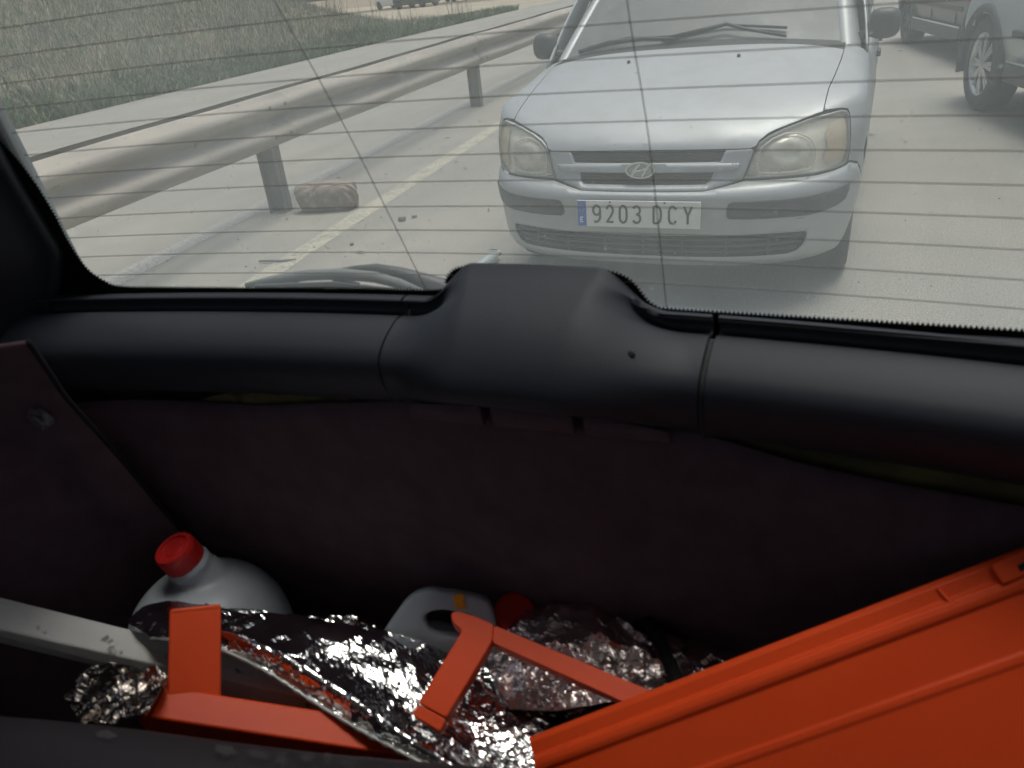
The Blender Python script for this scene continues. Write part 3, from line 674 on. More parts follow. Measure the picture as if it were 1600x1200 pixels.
def GHS(sx):
    def f(u, v):
        u = np.asarray(u, float); v = np.asarray(v, float)
        zb_ = ztop(s_of_y(u)); p0 = SF(sx*s_of_y(u), zb_)
        yt = np.clip(u+.62*np.clip((1.85-u)/.85, 0, 1), 1.1, 3.7); xt = sx*(.615-.05*np.clip((u-2.9)/.9, 0, 1)); zt = 1.415-.05*np.clip((u-3.0)/.7, 0, 1)
        b = .03*np.sin(np.pi*v)*sx
        return np.stack([p0[:, 0]*(1-v)+xt*v+b, p0[:, 1]*(1-v)+yt*v, p0[:, 2]*(1-v)+zt*v], -1)
    return f
W1 = [(1.35, .08), (2.05, .08), (2.05, .90), (1.62, .90)]; W2 = [(2.13, .08), (2.86, .08), (2.86, .90), (2.13, .90)]; W3 = [(2.95, .08), (3.25, .12), (3.20, .84), (2.95, .90)]
for sx in (1, -1):
    gh = part('window_frame', [(1.08, 0), (3.76, 0), (3.76, 1), (1.08, 1)], GHS(sx), MT['silver'], .08, holes=[W1, W2, W3], thick=.01)
    for W_ in (W1, W2, W3): part('side_window', W_, GHS(sx), MT['side_glass'], .12, off=-.004*sx, parent=gh)
    # mirror
    m = MB(); c = np.array([sx*.842, 1.22, 1.005])
    V = []; F = []; nn, mm_ = 14, 10
    for i in range(mm_+1):
        t = math.pi*i/mm_
        for k in range(nn):
            a = 2*math.pi*k/nn; rr = math.sin(t)**.6
            V.append(c+np.array([.072*rr*abs(math.cos(a))**.7*np.sign(math.cos(a)), -.052*math.cos(t)-.0, .068*rr*abs(math.sin(a))**.7*np.sign(math.sin(a))]))
    for i in range(mm_):
        for k in range(nn): F.append((i*nn+k, i*nn+(k+1) % nn, (i+1)*nn+(k+1) % nn, (i+1)*nn+k))
    m.add(V, F); m.beam((sx*.735, 1.23, .955), (sx*.80, 1.22, .975), (0, 1, 0), (0, 0, 1), .07, .035)
    m.build('door_mirror', MT['black_plastic'], getz, smooth=True)
# tail
def TL(u, v):
    u = np.asarray(u, float); v = np.asarray(v, float); hw = np.where(v < .5, .74, .74-.22*(v-.5)/.5)
    return np.stack([u*hw, 3.80-.10*u*u-.22*np.clip(v-.45, 0, 1)/.55*1.0, .30+1.10*v], -1)
part('tailgate', [(-1, 0), (1, 0), (1, 1), (-1, 1)], TL, MT['silver'], .1, holes=[[(-.85, .58), (.85, .58), (.80, .92), (-.80, .92)]], thick=.01)
part('rear_window', [(-.85, .58), (.85, .58), (.80, .92), (-.80, .92)], TL, MT['side_glass'], .12)
part('rear_bumper', [(-1.04, -.06), (1.04, -.06), (1.04, .24), (-1.04, .24)], lambda u, v: TL(u, v)+np.array([0, .05, 0]), MT['silver'], .1, thick=.02)
for sx in (1, -1): part('tail_lamp', [(sx*.74, .36), (sx*1.0, .36), (sx*.99, .62), (sx*.84, .62)], lambda u, v: TL(u, v)+np.array([0, .012, 0]), pbr('tail lamp red', (.35, .01, .01), .25), .06)
# wheels
def make_wheel(parent, c, r, wd, rim_r, spokes, side, rim_mat=None, cap=False):
    rot = Matrix.Rotation(math.pi/2, 4, 'Y'); T = Matrix.Translation(c)
    S_ = Matrix.Scale(side, 4, (1, 0, 0))
    mt = T @ S_ @ rot
    h = wd/2
    m = MB(); m.lathe([(rim_r, -h*.86), (rim_r+.02, -h*.98), (r*.93, -h*.95), (r*.985, -h*.72), (r, -h*.4), (r, h*.4), (r*.985, h*.72), (r*.93, h*.95), (rim_r+.02, h*.98), (rim_r, h*.86)], 44, mt, cap=False)
    tw = m.build('wheel', MT['tyre'], parent, smooth=True)
    m = MB(); m.lathe([(rim_r*.97, -h*.8), (rim_r*.90, -h*.2), (rim_r*.90, h*.70), (rim_r*.985, h*.86), (rim_r*1.01, h*.90), (rim_r*1.0, h*.84)], 44, mt, cap=False); rm = m.build('rim', rim_mat or MT['alloy'], tw, smooth=True)
    m = MB(); m.lathe([(rim_r*.9, h*.10), (.02, h*.10), (.0, h*.10)], 32, mt, cap=False); m.build('brake_disc', MT['void'], tw)
    m = MB()
    for k in range(spokes):
        a = 2*math.pi*k/spokes
        for da in ((-.07, .07) if not cap else (0,)):
            ca, sa = math.cos(a+da*1.6), math.sin(a+da*1.6); cb, sb = math.cos(a+da), math.sin(a+da)
            p0 = mt @ Vector((.035*cb, .035*sb, h*.74)); p1 = mt @ Vector((rim_r*.95*ca, rim_r*.95*sa, h*.66))
            tv = (mt.to_3x3() @ Vector((-sa, ca, 0))); nv = (mt.to_3x3() @ Vector((0, 0, 1)))
            m.beam(p0, p1, tv, nv, .030 if not cap else .05, .022)
    m.build('spokes', rim_mat or MT['alloy'], tw, bevel=.004, seg=1)
    m = MB(); m.lathe([(.058, h*.62), (.055, h*.80), (.03, h*.84), (0.001, h*.84)], 20, mt, cap=False); m.build('hub_cap', rim_mat or MT['alloy'], tw, smooth=True)
    return tw
for sx in (1, -1):
    make_wheel(getz, (sx*.715, .75, .292), .292, .18, .185, 7, sx, pbr('grey wheel cover', (.30, .31, .31), .5, .3) if sx > 0 else bpy.data.materials['grey wheel cover'], True)
    make_wheel(getz, (sx*.715, 3.205, .292), .292, .18, .185, 7, sx, bpy.data.materials['grey wheel cover'], True)
    for yc in (.75, 3.205):
        m = MB(); P = []
        for i in range(19):
            a = R(-10+200*i/18); ya_ = yc+.335*math.cos(a); za_ = .29+.335*math.sin(a); P.append([(sx*(abs(float(SF(s_of_y(max(ya_, .34)), max(za_, .16))[0]))-.012-.10*max(0, .62-ya_)), ya_, za_), (sx*.50, yc+.335*math.cos(a), .29+.335*math.sin(a))])
        V, F = grid(P); obj('wheel_arch', mesh('wheel_arch', V, F), getz, MT['void'])

# ================================================================== GUARDRAIL
WP = [(-.004, .806), (.010, .804), (.020, .795), (.040, .778), (.066, .762), (.079, .742), (.081, .722), (.070, .702), (.040, .676), (.010, .655), (.002, .638), (.010, .620), (.040, .598), (.070, .574), (.081, .552), (.079, .530), (.066, .512), (.040, .496), (.020, .482), (.010, .470), (-.004, .468)]
T0, SP, S0 = -2.80, 4.57, 1.74
rail = empty('guardrail', tuple(rf(S0, T0)), 0, label='long dusty steel crash barrier of wavy beams on posts along the road', cat='guardrail')
rail_o = np.array(rail.location)
def rail_mesh(name, s0, s1, face, tofs, bulge):
    n = 14; P = []
    for i in range(n+1):
        s_ = s0+(s1-s0)*i/n; wob = .006*math.sin(s_*1.3)+.004*math.sin(s_*3.1+1)
        P.append([rf(s_, T0+tofs+face*(a*1.0+bulge), z_+wob*.6)-rail_o for a, z_ in WP])
    V, F = grid(P); o = obj(name, mesh(name, V, F), rail, MT['galv']); solid(o, .004, 0); return o
k0, k1 = -3, 12
_m = MB(); _m.lathe([(.014, 0), (.014, .006), (.006, .011)], 8, Matrix.Rotation(math.pi/2, 4, 'Y')); BOLT = mesh('bolt', _m.V, _m.F, False); BOLT.materials.append(MT['galv_dark'])
for k in range(k0, k1):
    a, b = S0+k*SP, S0+(k+1)*SP
    bo = rail_mesh('beam', a-.17, b+.17, 1, 0, .0035*(k % 2))
    rail_mesh('back_beam', a-.16, b+.16, -1, -.155, .0035*(k % 2))
    for ds in (-.10, .10):
        for (aa, z_) in ((.083, .735), (.083, .540)):
            c = rf(b+ds, T0+aa+.004, z_)-rail_o
            bt = obj('bolt', BOLT, bo); bt.location = c; bt.rotation_euler = (0, 0, RZ)
for k in range(k0, k1+1):
    s_ = S0+k*SP; m = MB(); R3 = Matrix.Rotation(RZ, 3, 'Z'); c = rf(s_, T0-.077)-rail_o
    m.box((c[0], c[1], .29), (.140, .012, .74), R3)
    for e in (-1, 1):
        q = R3 @ Vector((e*.062, 0, 0)); m.box((c[0]+q.x, c[1]+q.y, .29), (.010, .105, .74), R3)
    m.build('post', MT['galv_dark'], rail, bevel=.003, seg=1)

# ================================================================== BROKEN BRICK BLOCK
def rough_block(name, size, loc, rz, mat, amp, n=14, tilt=(0, 0), seed=1, **kw):
    rg = np.random.default_rng(seed); bm = bmesh.new(); bmesh.ops.create_cube(bm, size=1.0); bmesh.ops.subdivide_edges(bm, edges=bm.edges, cuts=n, use_grid_fill=True)
    ph = rg.uniform(0, 6.28, (7, 3)); fr = rg.normal(0, 1, (7, 3))*np.array([[4], [6], [9], [13], [18], [24], [30]])*.6
    for v in bm.verts:
        p = np.array(v.co)
        q = p/ (np.abs(p)**5).sum()**(1/5)*.5          # rounded box
        d = np.array([sum(math.sin(float(fr[k] @ p)+ph[k][j])/(1+k*.6) for k in range(7)) for j in range(3)])
        q = q+amp*d*.35; v.co = Vector(q*np.array(size))
    bmesh.ops.recalc_face_normals(bm, faces=bm.faces); me = bpy.data.meshes.new(name); bm.to_mesh(me); bm.free()
    zmin = min(v.co.z for v in me.vertices)
    for v in me.vertices: v.co.z -= zmin
    o = obj(name, me, None, mat, **kw); o.location = loc; o.rotation_euler = (tilt[0], tilt[1], rz); return o
bc = rf(1.78, -2.48)
rough_block('brick_block', (.40, .20, .19), (bc[0], bc[1], -.012), RZ+.12, MT['brick'], .13, 22, seed=5, label='broken reddish brown brick block lying against the foot of the barrier post', cat='brick')

# ---- litter on the road: grit, small stones, twigs
gm = MB(); tet = [(0, 0, 1), (.94, 0, -.33), (-.47, .82, -.33), (-.47, -.82, -.33)]
for i in range(1500):
    s_ = RNG.uniform(-.5, 12) if i % 3 else RNG.uniform(-.5, 5); t_ = RNG.uniform(-3.4, 2.6) if i % 2 else RNG.normal(-2.3, .45)
    r_ = abs(RNG.normal(.0022, .0022))+.001; c = rf(s_, t_, r_*.3); a = RNG.uniform(0, 6.28); ca, sa = math.cos(a), math.sin(a)
    gm.add([(c[0]+r_*(x*ca-y*sa)*1.3, c[1]+r_*(x*sa+y*ca), c[2]+r_*z*.7) for x, y, z in tet], [(0, 1, 2), (0, 2, 3), (0, 3, 1), (1, 3, 2)])
gm.build('road_grit', pbr('grit', (.30, .28, .24), .9, col2=(.12, .11, .10), scale=3), kind='stuff')
lm = MB()
for i in range(70):
    s_ = RNG.uniform(0, 9); t_ = RNG.uniform(-3.2, 2.4); c = rf(s_, t_, .010); a = RNG.uniform(0, 6.28); l_ = RNG.uniform(.015, .045); w_ = l_*RNG.uniform(.15, .4)
    d1 = np.array([math.cos(a), math.sin(a), 0])*l_; d2 = np.array([-math.sin(a), math.cos(a), 0])*w_
    lm.add([c-d1, c+d2+[0, 0, .006], c+d1, c-d2+[0, 0, .004]], [(0, 3, 2, 1)])
lm.build('dry_leaves', pbr('dry leaves', (.12, .09, .055), .9, col2=(.07, .06, .04), scale=2), kind='stuff')
# twig and flattened strip near the yellow line
tw = MB(); p0, p1 = rf(.95, -2.05, .012), rf(1.25, -2.42, .010)
tw.tube([rf(.62, -2.35, .012), rf(.62, -2.28, .016), rf(.63, -2.20, .011), rf(.66, -2.12, .012)], [.006, .008, .007, .004], 6)
tw.build('twig', pbr('grey twig', (.20, .21, .20), .9), smooth=True, label='thin grey twig lying on the road beside the worn yellow line', cat='twig')
for i, (s_, t_, sz) in enumerate(((1.45, -1.78, .030), (1.52, -1.72, .022), (.95, -1.9, .018), (2.35, -1.2, .026))):
    c = rf(s_, t_); rough_block('pebble', (sz*1.6, sz*1.1, sz), (c[0], c[1], -.001), i, MT['road'] if i % 2 else MT['galv_dark'], .12, 4, seed=20+i,
        label=['dark pebble nearest the yellow line under the wires', 'pale pebble just beside the dark one by the yellow line', 'smallest dark pebble alone beside the yellow line', 'pale pebble lying out in the lane in front of the silver car'][i], cat='pebble')

# ================================================================== OTHER VEHICLES
def make_car(name, loc, rz, L, Wd, Ht, paint, clad=None, wheel_r=.31, belt=.92, sill=.26, hoodz=.82, hood_l=1.05, ws_l=.75, tail_l=.25, axle_f=.82, axle_r=.80, spokes=7, detail=True, rim=None, nose_r=.45, **kw):
    """front of the car at local y=0 looking to -y, body running to y=L"""
    root = empty(name, loc, rz, **kw); hw = Wd/2; nz = 9
    zs = [sill, sill+.10, .46, .58, .70, .80, .88, 1.0]
    def zb_(y):
        t = np.clip(y/hood_l, 0, 1); q = np.clip((L-y)/.35, 0, 1)
        return (hoodz-.10)+(belt-hoodz+.10)*t**.7-.05*(1-q)
    loop = []; n = 160
    per = 2*(L-2*nose_r)+2*(Wd-2*nose_r*.8)+2*math.pi*nose_r*.9
    # half contour by superellipse ends
    ys = []
    half = []
    for i in range(28):
        a = math.pi/2*i/27; half.append((hw*math.sin(a)**(2/3.0), nose_r*(1-math.cos(a))))
    for i in range(1, 60): half.append((hw, nose_r+(L-2*nose_r)*i/60))
    for i in range(27, -1, -1):
        a = math.pi/2*i/27; half.append((hw*math.sin(a)**(2/3.6), L-nose_r*.7*(1-math.cos(a))))
    wz = lambda u: [.93, .965, .985, 1.0, 1.0, .985, .965, .93][u]
    yof = lambda u: [.10, .03, .0, .02, .05, .09, .13, .20][u]
    for sx in (1, -1):
        P = []
        for (x, y) in half:
            row = []; zbt = zb_(y); f = max(0, 1-y/nose_r); g = max(0, 1-(L-y)/nose_r)
            for u in range(8):
                z = sill+(zbt-sill)*u/7
                row.append((sx*x*wz(u), y+yof(u)*f-yof(u)*.6*g, z))
            P.append(row)
        V, F = grid(P); V = np.array(V)
        keep = []
        for q in F:
            c = V[list(q)].mean(0); ok = True
            for ya in (axle_f, L-axle_r):
                if math.hypot(c[1]-ya, c[2]-wheel_r) < wheel_r*1.10 and abs(c[0]) > hw*.75: ok = False
            if ok: keep.append(q)
        obj('body_side', mesh('body_side', V, keep), root, paint)
    # deck: hood + belt cover
    P = []
    for (x, y) in half:
        zbt = zb_(y); f = max(0, 1-y/nose_r); g = max(0, 1-(L-y)/nose_r); yy = y+.20*f-.12*g
        P.append([(x*.93*k, yy, zbt+.07*(1-abs(k)**2.5)*min(1, y/.25, (L-y)/.2 if L > y else 0)) for k in np.linspace(-1, 1, 13)])
    V, F = grid(P); obj('hood', mesh('hood', V, F), root, paint)
    y0, y1, y2, y3 = hood_l-.05, hood_l+ws_l, L-tail_l-.30, L-tail_l+.12
    def GH(sx):
        def f(u, v):
            u = np.asarray(u, float); v = np.asarray(v, float); yb_ = y0+(y3-y0)*u; yt_ = y1+(y2-y1)*u
            x = sx*((hw*.93)*(1-v)+(hw*.74)*v+.035*np.sin(np.pi*v)); return np.stack([x, yb_*(1-v)+yt_*v, (belt-.01)*(1-v)+(Ht-.05)*v], -1)
        return f
    wins = [[(.16, .08), (.46, .08), (.46, .9), (.12, .9)], [(.49, .08), (.74, .08), (.74, .9), (.49, .9)], [(.77, .08), (.90, .10), (.90, .88), (.77, .9)]]
    for sx in (1, -1):
        g = part('window_frame', [(0, 0), (1, 0), (1, 1), (0, 1)], GH(sx), paint, .1, holes=wins, parent=root, dens=.1)
        for w_ in wins: part('side_window', w_, GH(sx), MT['side_glass'], .2, off=-.004*sx, parent=g)
    def WSf(ya, yb2):
        def f(u, v):
            u = np.asarray(u, float); v = np.asarray(v, float); return np.stack([u*(hw*.93*(1-v)+hw*.74*v), ya*(1-v)+yb2*v, belt*(1-v)+(Ht-.05)*v+.01], -1)
        return f
    part('windscreen', [(-.97, 0), (.97, 0), (.96, 1), (-.96, 1)], WSf(y0, y1), MT['dusty_screen'], .2, parent=root)
    part('rear_window', [(-.97, 0), (.97, 0), (.96, 1), (-.96, 1)], WSf(y3, y2), MT['side_glass'], .2, parent=root)
    P = [[(hw*.755*k, y, Ht-.05+.05*(1-k*k)+.012) for k in np.linspace(-1, 1, 9)] for y in np.linspace(y1, y2, 8)]
    V, F = grid(P); obj('roof', mesh('roof', V, F), root, paint)
    m = MB(); m.box((0, L/2, .42), (Wd*.80, L-.9, .36)); m.build('chassis', MT['void'], root)
    if not detail:
        for ya in (axle_f, L-axle_r):
            for sx in (1, -1):
                m = MB(); m.lathe([(wheel_r*.2, -.09), (wheel_r, -.09), (wheel_r, .09), (wheel_r*.6, .09), (.01, .07)], 16, Matrix.Translation((sx*(hw-.10), ya, wheel_r)) @ Matrix.Rotation(sx*math.pi/2, 4, 'Y')); m.build('wheel', MT['tyre'], root, smooth=True)
        return root
    for ya in (axle_f, L-axle_r):
        for sx in (1, -1):
            make_wheel(root, (sx*(hw-.115), ya, wheel_r), wheel_r, .215, wheel_r*.66, spokes, sx, rim or MT['alloy'])
            P = []
            for i in range(25):
                a = R(-14+208*i/24); ca, sa = math.cos(a), math.sin(a); q = []
                for rr, xx in ((1.10, -.20), (1.08, -.01), (1.09, .018), (1.16, .026), (1.25, .012), (1.26, -.02)):
                    q.append((sx*(hw+xx), ya+wheel_r*rr*ca, wheel_r+wheel_r*rr*sa))
                P.append(q)
            V, F = grid(P); obj('arch_flare', mesh('arch_flare', V, F), root, clad or paint)
            P = [[(sx*(hw-.02), ya+wheel_r*1.1*math.cos(R(-14+208*i/24)), wheel_r+wheel_r*1.1*math.sin(R(-14+208*i/24))), (sx*(hw-.36), ya+wheel_r*1.1*math.cos(R(-14+208*i/24)), wheel_r+wheel_r*1.1*math.sin(R(-14+208*i/24)))] for i in range(25)]
            V, F = grid(P); obj('wheel_well', mesh('wheel_well', V, F), root, MT['void'])
    for sx in (1, -1):
        m = MB(); m.box((sx*hw*.995, L/2, sill+.03), (.05, L-axle_f-axle_r-2.7*wheel_r, .13)); m.build('sill', clad or MT['black_plastic'], root, bevel=.015)
        m = MB(); m.box((sx*(hw+.006), L/2, sill+.11), (.020, L-axle_f-axle_r-2.75*wheel_r, .022)); m.build('sill_trim', MT['chrome'], root, bevel=.005)
        m = MB(); m.box((sx*(hw+.004), L/2, sill+.30), (.018, L-axle_f-axle_r-2.8*wheel_r, .05)); m.build('side_strip', clad or MT['black_plastic'], root, bevel=.006)
        for yy in (y0+.42, y0+.42+(y3-y0)*.30, ):
            m = MB(); m.box((sx*(hw*.992), yy, (sill+belt)/2+.06), (.012, .006, belt-sill-.14)); m.build('door_gap', MT['seam'], root)
        m = MB(); m.box((sx*(hw*.98), y0+.42+(y3-y0)*.28-.12, belt-.10), (.03, .16, .03)); m.build('door_handle', paint, root, bevel=.008)
        m = MB(); m.box((sx*(hw+.09), y0+.30, belt+.05), (.19, .09, .14)); m.build('door_mirror', MT['black_plastic'], root, bevel=.035, seg=3)
        m = MB(); m.box((sx*hw*.66, .085, hoodz-.17), (.36, .09, .15)); m.build('headlight', MT['reflector'], root, bevel=.03)
        m = MB(); m.box((sx*hw*.80, L-.03, belt-.16), (.20, .08, .22)); m.build('tail_lamp', bpy.data.materials['tail lamp red'], root, bevel=.02)
    m = MB(); m.box((0, .02, .60), (Wd*.42, .05, .14)); g = m.build('grille', MT['void'], root)
    for k in range(4):
        m = MB(); m.box((0, -.006, .55+.033*k), (Wd*.42, .03, .010)); m.build('slat', MT['chrome'], g)
    m = MB(); m.box((0, .005, .36), (Wd*.78, .06, .14)); m.build('front_bumper', clad or paint, root, bevel=.03)
    m = MB(); m.box((0, L+.0, .44), (Wd*.84, .10, .22)); m.build('rear_bumper', clad or paint, root, bevel=.03)
    return root
suv = make_car('silver_suv', (3.45, .985, 0), R(14), 4.75, 1.86, 1.76, MT['suv_paint'], clad=MT['black_plastic'], wheel_r=.362, belt=1.04, sill=.34, hoodz=.98, hood_l=1.15, axle_f=.90, axle_r=.72, spokes=8,
    label='greenish silver off-road car with alloy wheel and black wheel arch at the picture edge', cat='car')
dk = make_car('dark_car', (2.74, 6.75, 0), R(13), 4.35, 1.74, 1.47, MT['dark_paint'], wheel_r=.31, axle_f=.74, rim=MT['black_plastic'],  # black rim colour stands in for wheels hidden in the dark
    label='dark grey car with pale sill trim behind the silver hatchback door mirror', cat='car')
bl = make_car('queued_car', (-1.06, 5.4, 0), R(6), 4.1, 1.72, 1.50, MT['dark_blue'], wheel_r=.30,
    label='dark blue grey car queued directly behind the silver hatchback near the barrier', cat='car')
for i, (s_, t_, rz, pt, lab) in enumerate(((66, -29, 1.2, 'white_paint', 'white car parked far off on the dirt yard beyond the grassy bank'), (61, -24.6, 1.35, 'dark_paint', 'near dark car parked on the dirt yard at the end of the bank'), (68, -24.5, 1.2, 'dark_blue', 'far bluish car parked at the back of the dirt yard'))):
    p = rf(s_, t_); make_car('parked_car', tuple(p), rz, 4.2, 1.75, 1.5, MT[pt], detail=False, label=lab, cat='car', group='cars parked on the dirt yard')
dy = [rf(29, -10.75), rf(31, -14), rf(30, -24), rf(50, -60), rf(90, -60), rf(90, -10.75)]
sheet('dirt_yard', dy, -.006, pbr('dirt yard', (.40, .35, .26), .95, col2=(.33, .28, .20), scale=.3, col3=(.22, .19, .14), scale3=1.2, lo3=.6, hi3=.75), kind='structure')

# ================================================================== OUR OWN CAR (seen from inside, looking out of its rear window)
own = empty('hatchback_interior', (.65, -3.9, 0), label='inside of an old hatchback with dark tailgate trim under the dusty heated rear window', cat='car')
OO = np.array([.65, -3.9, 0.0])
def oobj(name, V, F, mat, parent=None, smooth=True, thick=0, **kw):
    o = obj(name, mesh(name, np.asarray(V, float)-OO, F, smooth), parent or own, mat, **kw)
    if thick: solid(o, thick, 0)
    return o
def omb(m, name, mat, parent=None, **kw):
    m.V = [tuple(np.array(v)-OO) for v in m.V]; return m.build(name, mat, parent or own, **kw)
def gy(x, z=1.10): return -2.468+.03*(x-.65)-.18*(x-.65)**2-.15*(z-1.10)
def GLS(off=0.0): return lambda x, z: np.stack([np.asarray(x, float), gy(np.asarray(x, float), np.asarray(z, float))+off, np.asarray(z, float)], -1)
# glass pane (two skins, 4 mm apart, closed edge)
PO = roundpoly([(.030, 1.070), (1.270, 1.070), (1.245, 1.66), (.035, 1.66)], .05, 5)
v1, f1 = patch_vf(PO, GLS(0), .06, dens=.05); v2, f2 = patch_vf(PO, GLS(.004), .06, dens=.05)
nb = len(densify(PO, .05)); V = np.concatenate([v1, v2]); F = [tuple(t) for t in f1]+[tuple(i+len(v1) for i in t[::-1]) for t in f2]+[(i, (i+1) % nb, len(v1)+(i+1) % nb, len(v1)+i) for i in range(nb)]
pane = oobj('rear_window', V, F, MT['pane'])
# black ceramic border with its saw-tooth edge, following the hump of the wiper motor
EDGE = [(.0895, 1.275), (.0985, 1.2437), (.1043, 1.2176), (.1066, 1.184), (.1062, 1.157), (.1105, 1.1283), (.1238, 1.1122), (.1392, 1.1055), (.1917, 1.1035), (.2952, 1.1021), (.409, 1.1026), (.4945, 1.1034), (.5025, 1.113), (.5109, 1.1228), (.5222, 1.1278), (.5462, 1.1302), (.6003, 1.1306), (.6515, 1.1289), (.6675, 1.1260), (.6785, 1.1190), (.6868, 1.1070), (.6950, 1.0985), (.7151, 1.0958), (.8345, 1.0976), (.9591, 1.1023), (1.06, 1.1058), (1.14, 1.110), (1.172, 1.122), (1.186, 1.150), (1.190, 1.20), (1.186, 1.30), (1.172, 1.58), (1.14, 1.606), (.65, 1.615), (.16, 1.606), (.128, 1.58), (.098, 1.36)]
def catmull(P, k, closed=False):
    P = np.array(P, float); n = len(P); out = []
    for i in range(n if closed else n-1):
        p0, p1, p2, p3 = (P[(i-1) % n], P[i], P[(i+1) % n], P[(i+2) % n]) if closed else (P[max(i-1, 0)], P[i], P[i+1], P[min(i+2, n-1)])
        for j in range(k):
            t = j/k; out.append(.5*((2*p1)+(-p0+p2)*t+(2*p0-5*p1+4*p2-p3)*t*t+(-p0+3*p1-3*p2+p3)*t**3))
    if not closed: out.append(P[-1])
    return np.array(out)
ED = catmull(EDGE, 6, True)
seg = np.hypot(*(np.roll(ED, -1, 0)-ED).T); cum = np.concatenate([[0], np.cumsum(seg)]); tot = cum[-1]
def on_edge(q): q = q % tot; i = np.clip(np.searchsorted(cum, q, 'right')-1, 0, len(ED)-1); t = (q-cum[i])/max(seg[i], 1e-9); return ED[i]*(1-t)+ED[(i+1) % len(ED)]*t
nt_ = int(tot/.0034); pts = np.array([on_edge(tot*i/(2*nt_)) for i in range(2*nt_)])
tn = np.roll(pts, -1, 0)-np.roll(pts, 1, 0); tn /= np.maximum(np.hypot(*tn.T)[:, None], 1e-9); nrm = np.stack([tn[:, 1], -tn[:, 0]], -1)   # outwards
cen = np.array([.65, 1.33]); flip = ((pts-cen)*nrm).sum(1).mean() < 0
if flip: nrm = -nrm
inner = pts-nrm*np.where(np.arange(2*nt_) % 2 == 0, .0016, -.0014)[:, None]
wid_ = np.where((pts[:, 0] > .46) & (pts[:, 0] < .72) & (pts[:, 1] < 1.2), .0130, .026); wid_ = np.where((pts[:, 0] < .125) | (pts[:, 0] > 1.165), .060, wid_); wid_ = np.where(pts[:, 1] > 1.5, .05, wid_); wid_ = np.convolve(np.concatenate([wid_[-6:], wid_, wid_[:6]]), np.ones(13)/13, 'valid')
outer_ = pts+nrm*wid_[:, None]
fr_ = GLS(-.0012); V, F = grid(np.stack([fr_(inner[:, 0], inner[:, 1]), fr_(pts[:, 0]+nrm[:, 0]*.002, pts[:, 1]+nrm[:, 1]*.002), fr_(outer_[:, 0], outer_[:, 1])], 1), closed_u=True)
oobj('black_border', V, F, MT['frit'], pane, thick=.0006)
# heater wires: fine raised lines on the inner face
for i in range(22):
    z_ = 1.119+.0222*i
    if z_ > 1.60: break
    xs = np.linspace(.108 if z_ > 1.13 else .118, 1.188, 60); P = [(x, gy(x, z_+.003*math.sin((x-.1)*3.0)*(i/11))-.0012, z_-.0045*(i/11)*math.exp(-((x-.05)/.22)**2)-.0004*i*(x-.55)**2*4) for x in xs]
    if z_ < 1.128: P = [p for p in P]
    m = MB(); m.tube(P, .00042, 5); omb(m, 'heater_wire', MT['wire'], pane, smooth=True)
for P in ([(.370, 1.50), (.414, 1.355), (.445, 1.252), (.481, 1.104)], [(.676, 1.50), (.688, 1.332), (.698, 1.237), (.7055, 1.097)], [(.93, 1.50), (.945, 1.35), (.965, 1.104)]):
    if P[0][0] > .9: continue
    Q = catmull(P, 12); m = MB(); m.tube([(a, gy(a, b)-.0013, b) for a, b in Q], .00042, 5); omb(m, 'heater_wire', MT['wire'], pane, smooth=True)

# tailgate trim: a rolled dark plastic bar, with the wiper motor cover swelling out of it
XS0, XS1 = .462, .748       # seams of the motor cover
BASE = [(-.0035, 1.1005), (-.010, 1.1002), (-.0148, 1.0985), (-.0152, 1.0955), (-.0085, 1.0935), (-.0055, 1.0830), (-.0110, 1.0790), (-.0205, 1.0838), (-.0300, 1.0828), (-.0390, 1.0800), (-.0480, 1.0760), (-.0565, 1.0708), (-.0635, 1.0650), (-.0680, 1.0575), (-.0690, 1.0480), (-.0675, 1.0380), (-.0630, 1.0265), (-.0560, 1.0150), (-.044, 1.003)]
HUMP = [(-.0035, 1.1312), (-.0065, 1.1308), (-.0110, 1.1288), (-.0170, 1.1262), (-.0240, 1.1236), (-.0320, 1.1206), (-.0405, 1.1170), (-.0500, 1.1126), (-.0595, 1.1076), (-.0690, 1.1018), (-.0780, 1.0952), (-.0860, 1.0882), (-.0930, 1.0808), (-.0985, 1.0732), (-.1025, 1.0650), (-.1045, 1.0565), (-.1040, 1.0490), (-.1010, 1.0410), (-.085, 1.0330)]
BA, HU = np.array(BASE), np.array(HUMP)
BA = catmull(BA, 3); HU = catmull(HU, 3); NR = len(BA)
def sstep(a, b, x): t = np.clip((x-a)/(b-a), 0, 1); return t*t*(3-2*t)
def trim_pt(x, j):
    q = j/(NR-1); k = sstep(.0, .75, q)
    la, lb = .4860-.024*k, .5330+.022*k       # left flank opens downwards
    ra, rb = .7040+.040*k, .6480-.012*k
    b = sstep(la, lb, x)*(1-sstep(rb, ra, x))
    low = .20*math.exp(-((x-.605)/.10)**2)*0
    p = BA[j]*(1-b)+HU[j]*b
    return p[0], p[1]
def trim_piece(name, x0, x1, n, parent=None):
    P = []
    for x in np.linspace(x0, x1, n):
        row = []
        for j in range(NR):
            dy, z = trim_pt(x, j); e = 0.0
            row.append((x, gy(x)+dy, z-(.0026+.0062*float(sstep(.62, .72, x))*(1-float(sstep(.84, 1.0, x))))*max(0, 1-j/10)*(0 if dy < -.02 else 1)*(1-float(sstep(.484, .535, x))*(1-float(sstep(.650, .704, x))))))
        P.append(row)
    V, F = grid(P); o = oobj(name, V, F, MT['trim'], parent); solid(o, .0025, 1); es = o.modifiers.new('crisp', 'EDGE_SPLIT'); es.split_angle = R(50); return o
trim = trim_piece('tailgate_trim', .035, XS0-.0012, 60)
cover = trim_piece('wiper_motor_cover', XS0+.0012, XS1-.0028, 110)
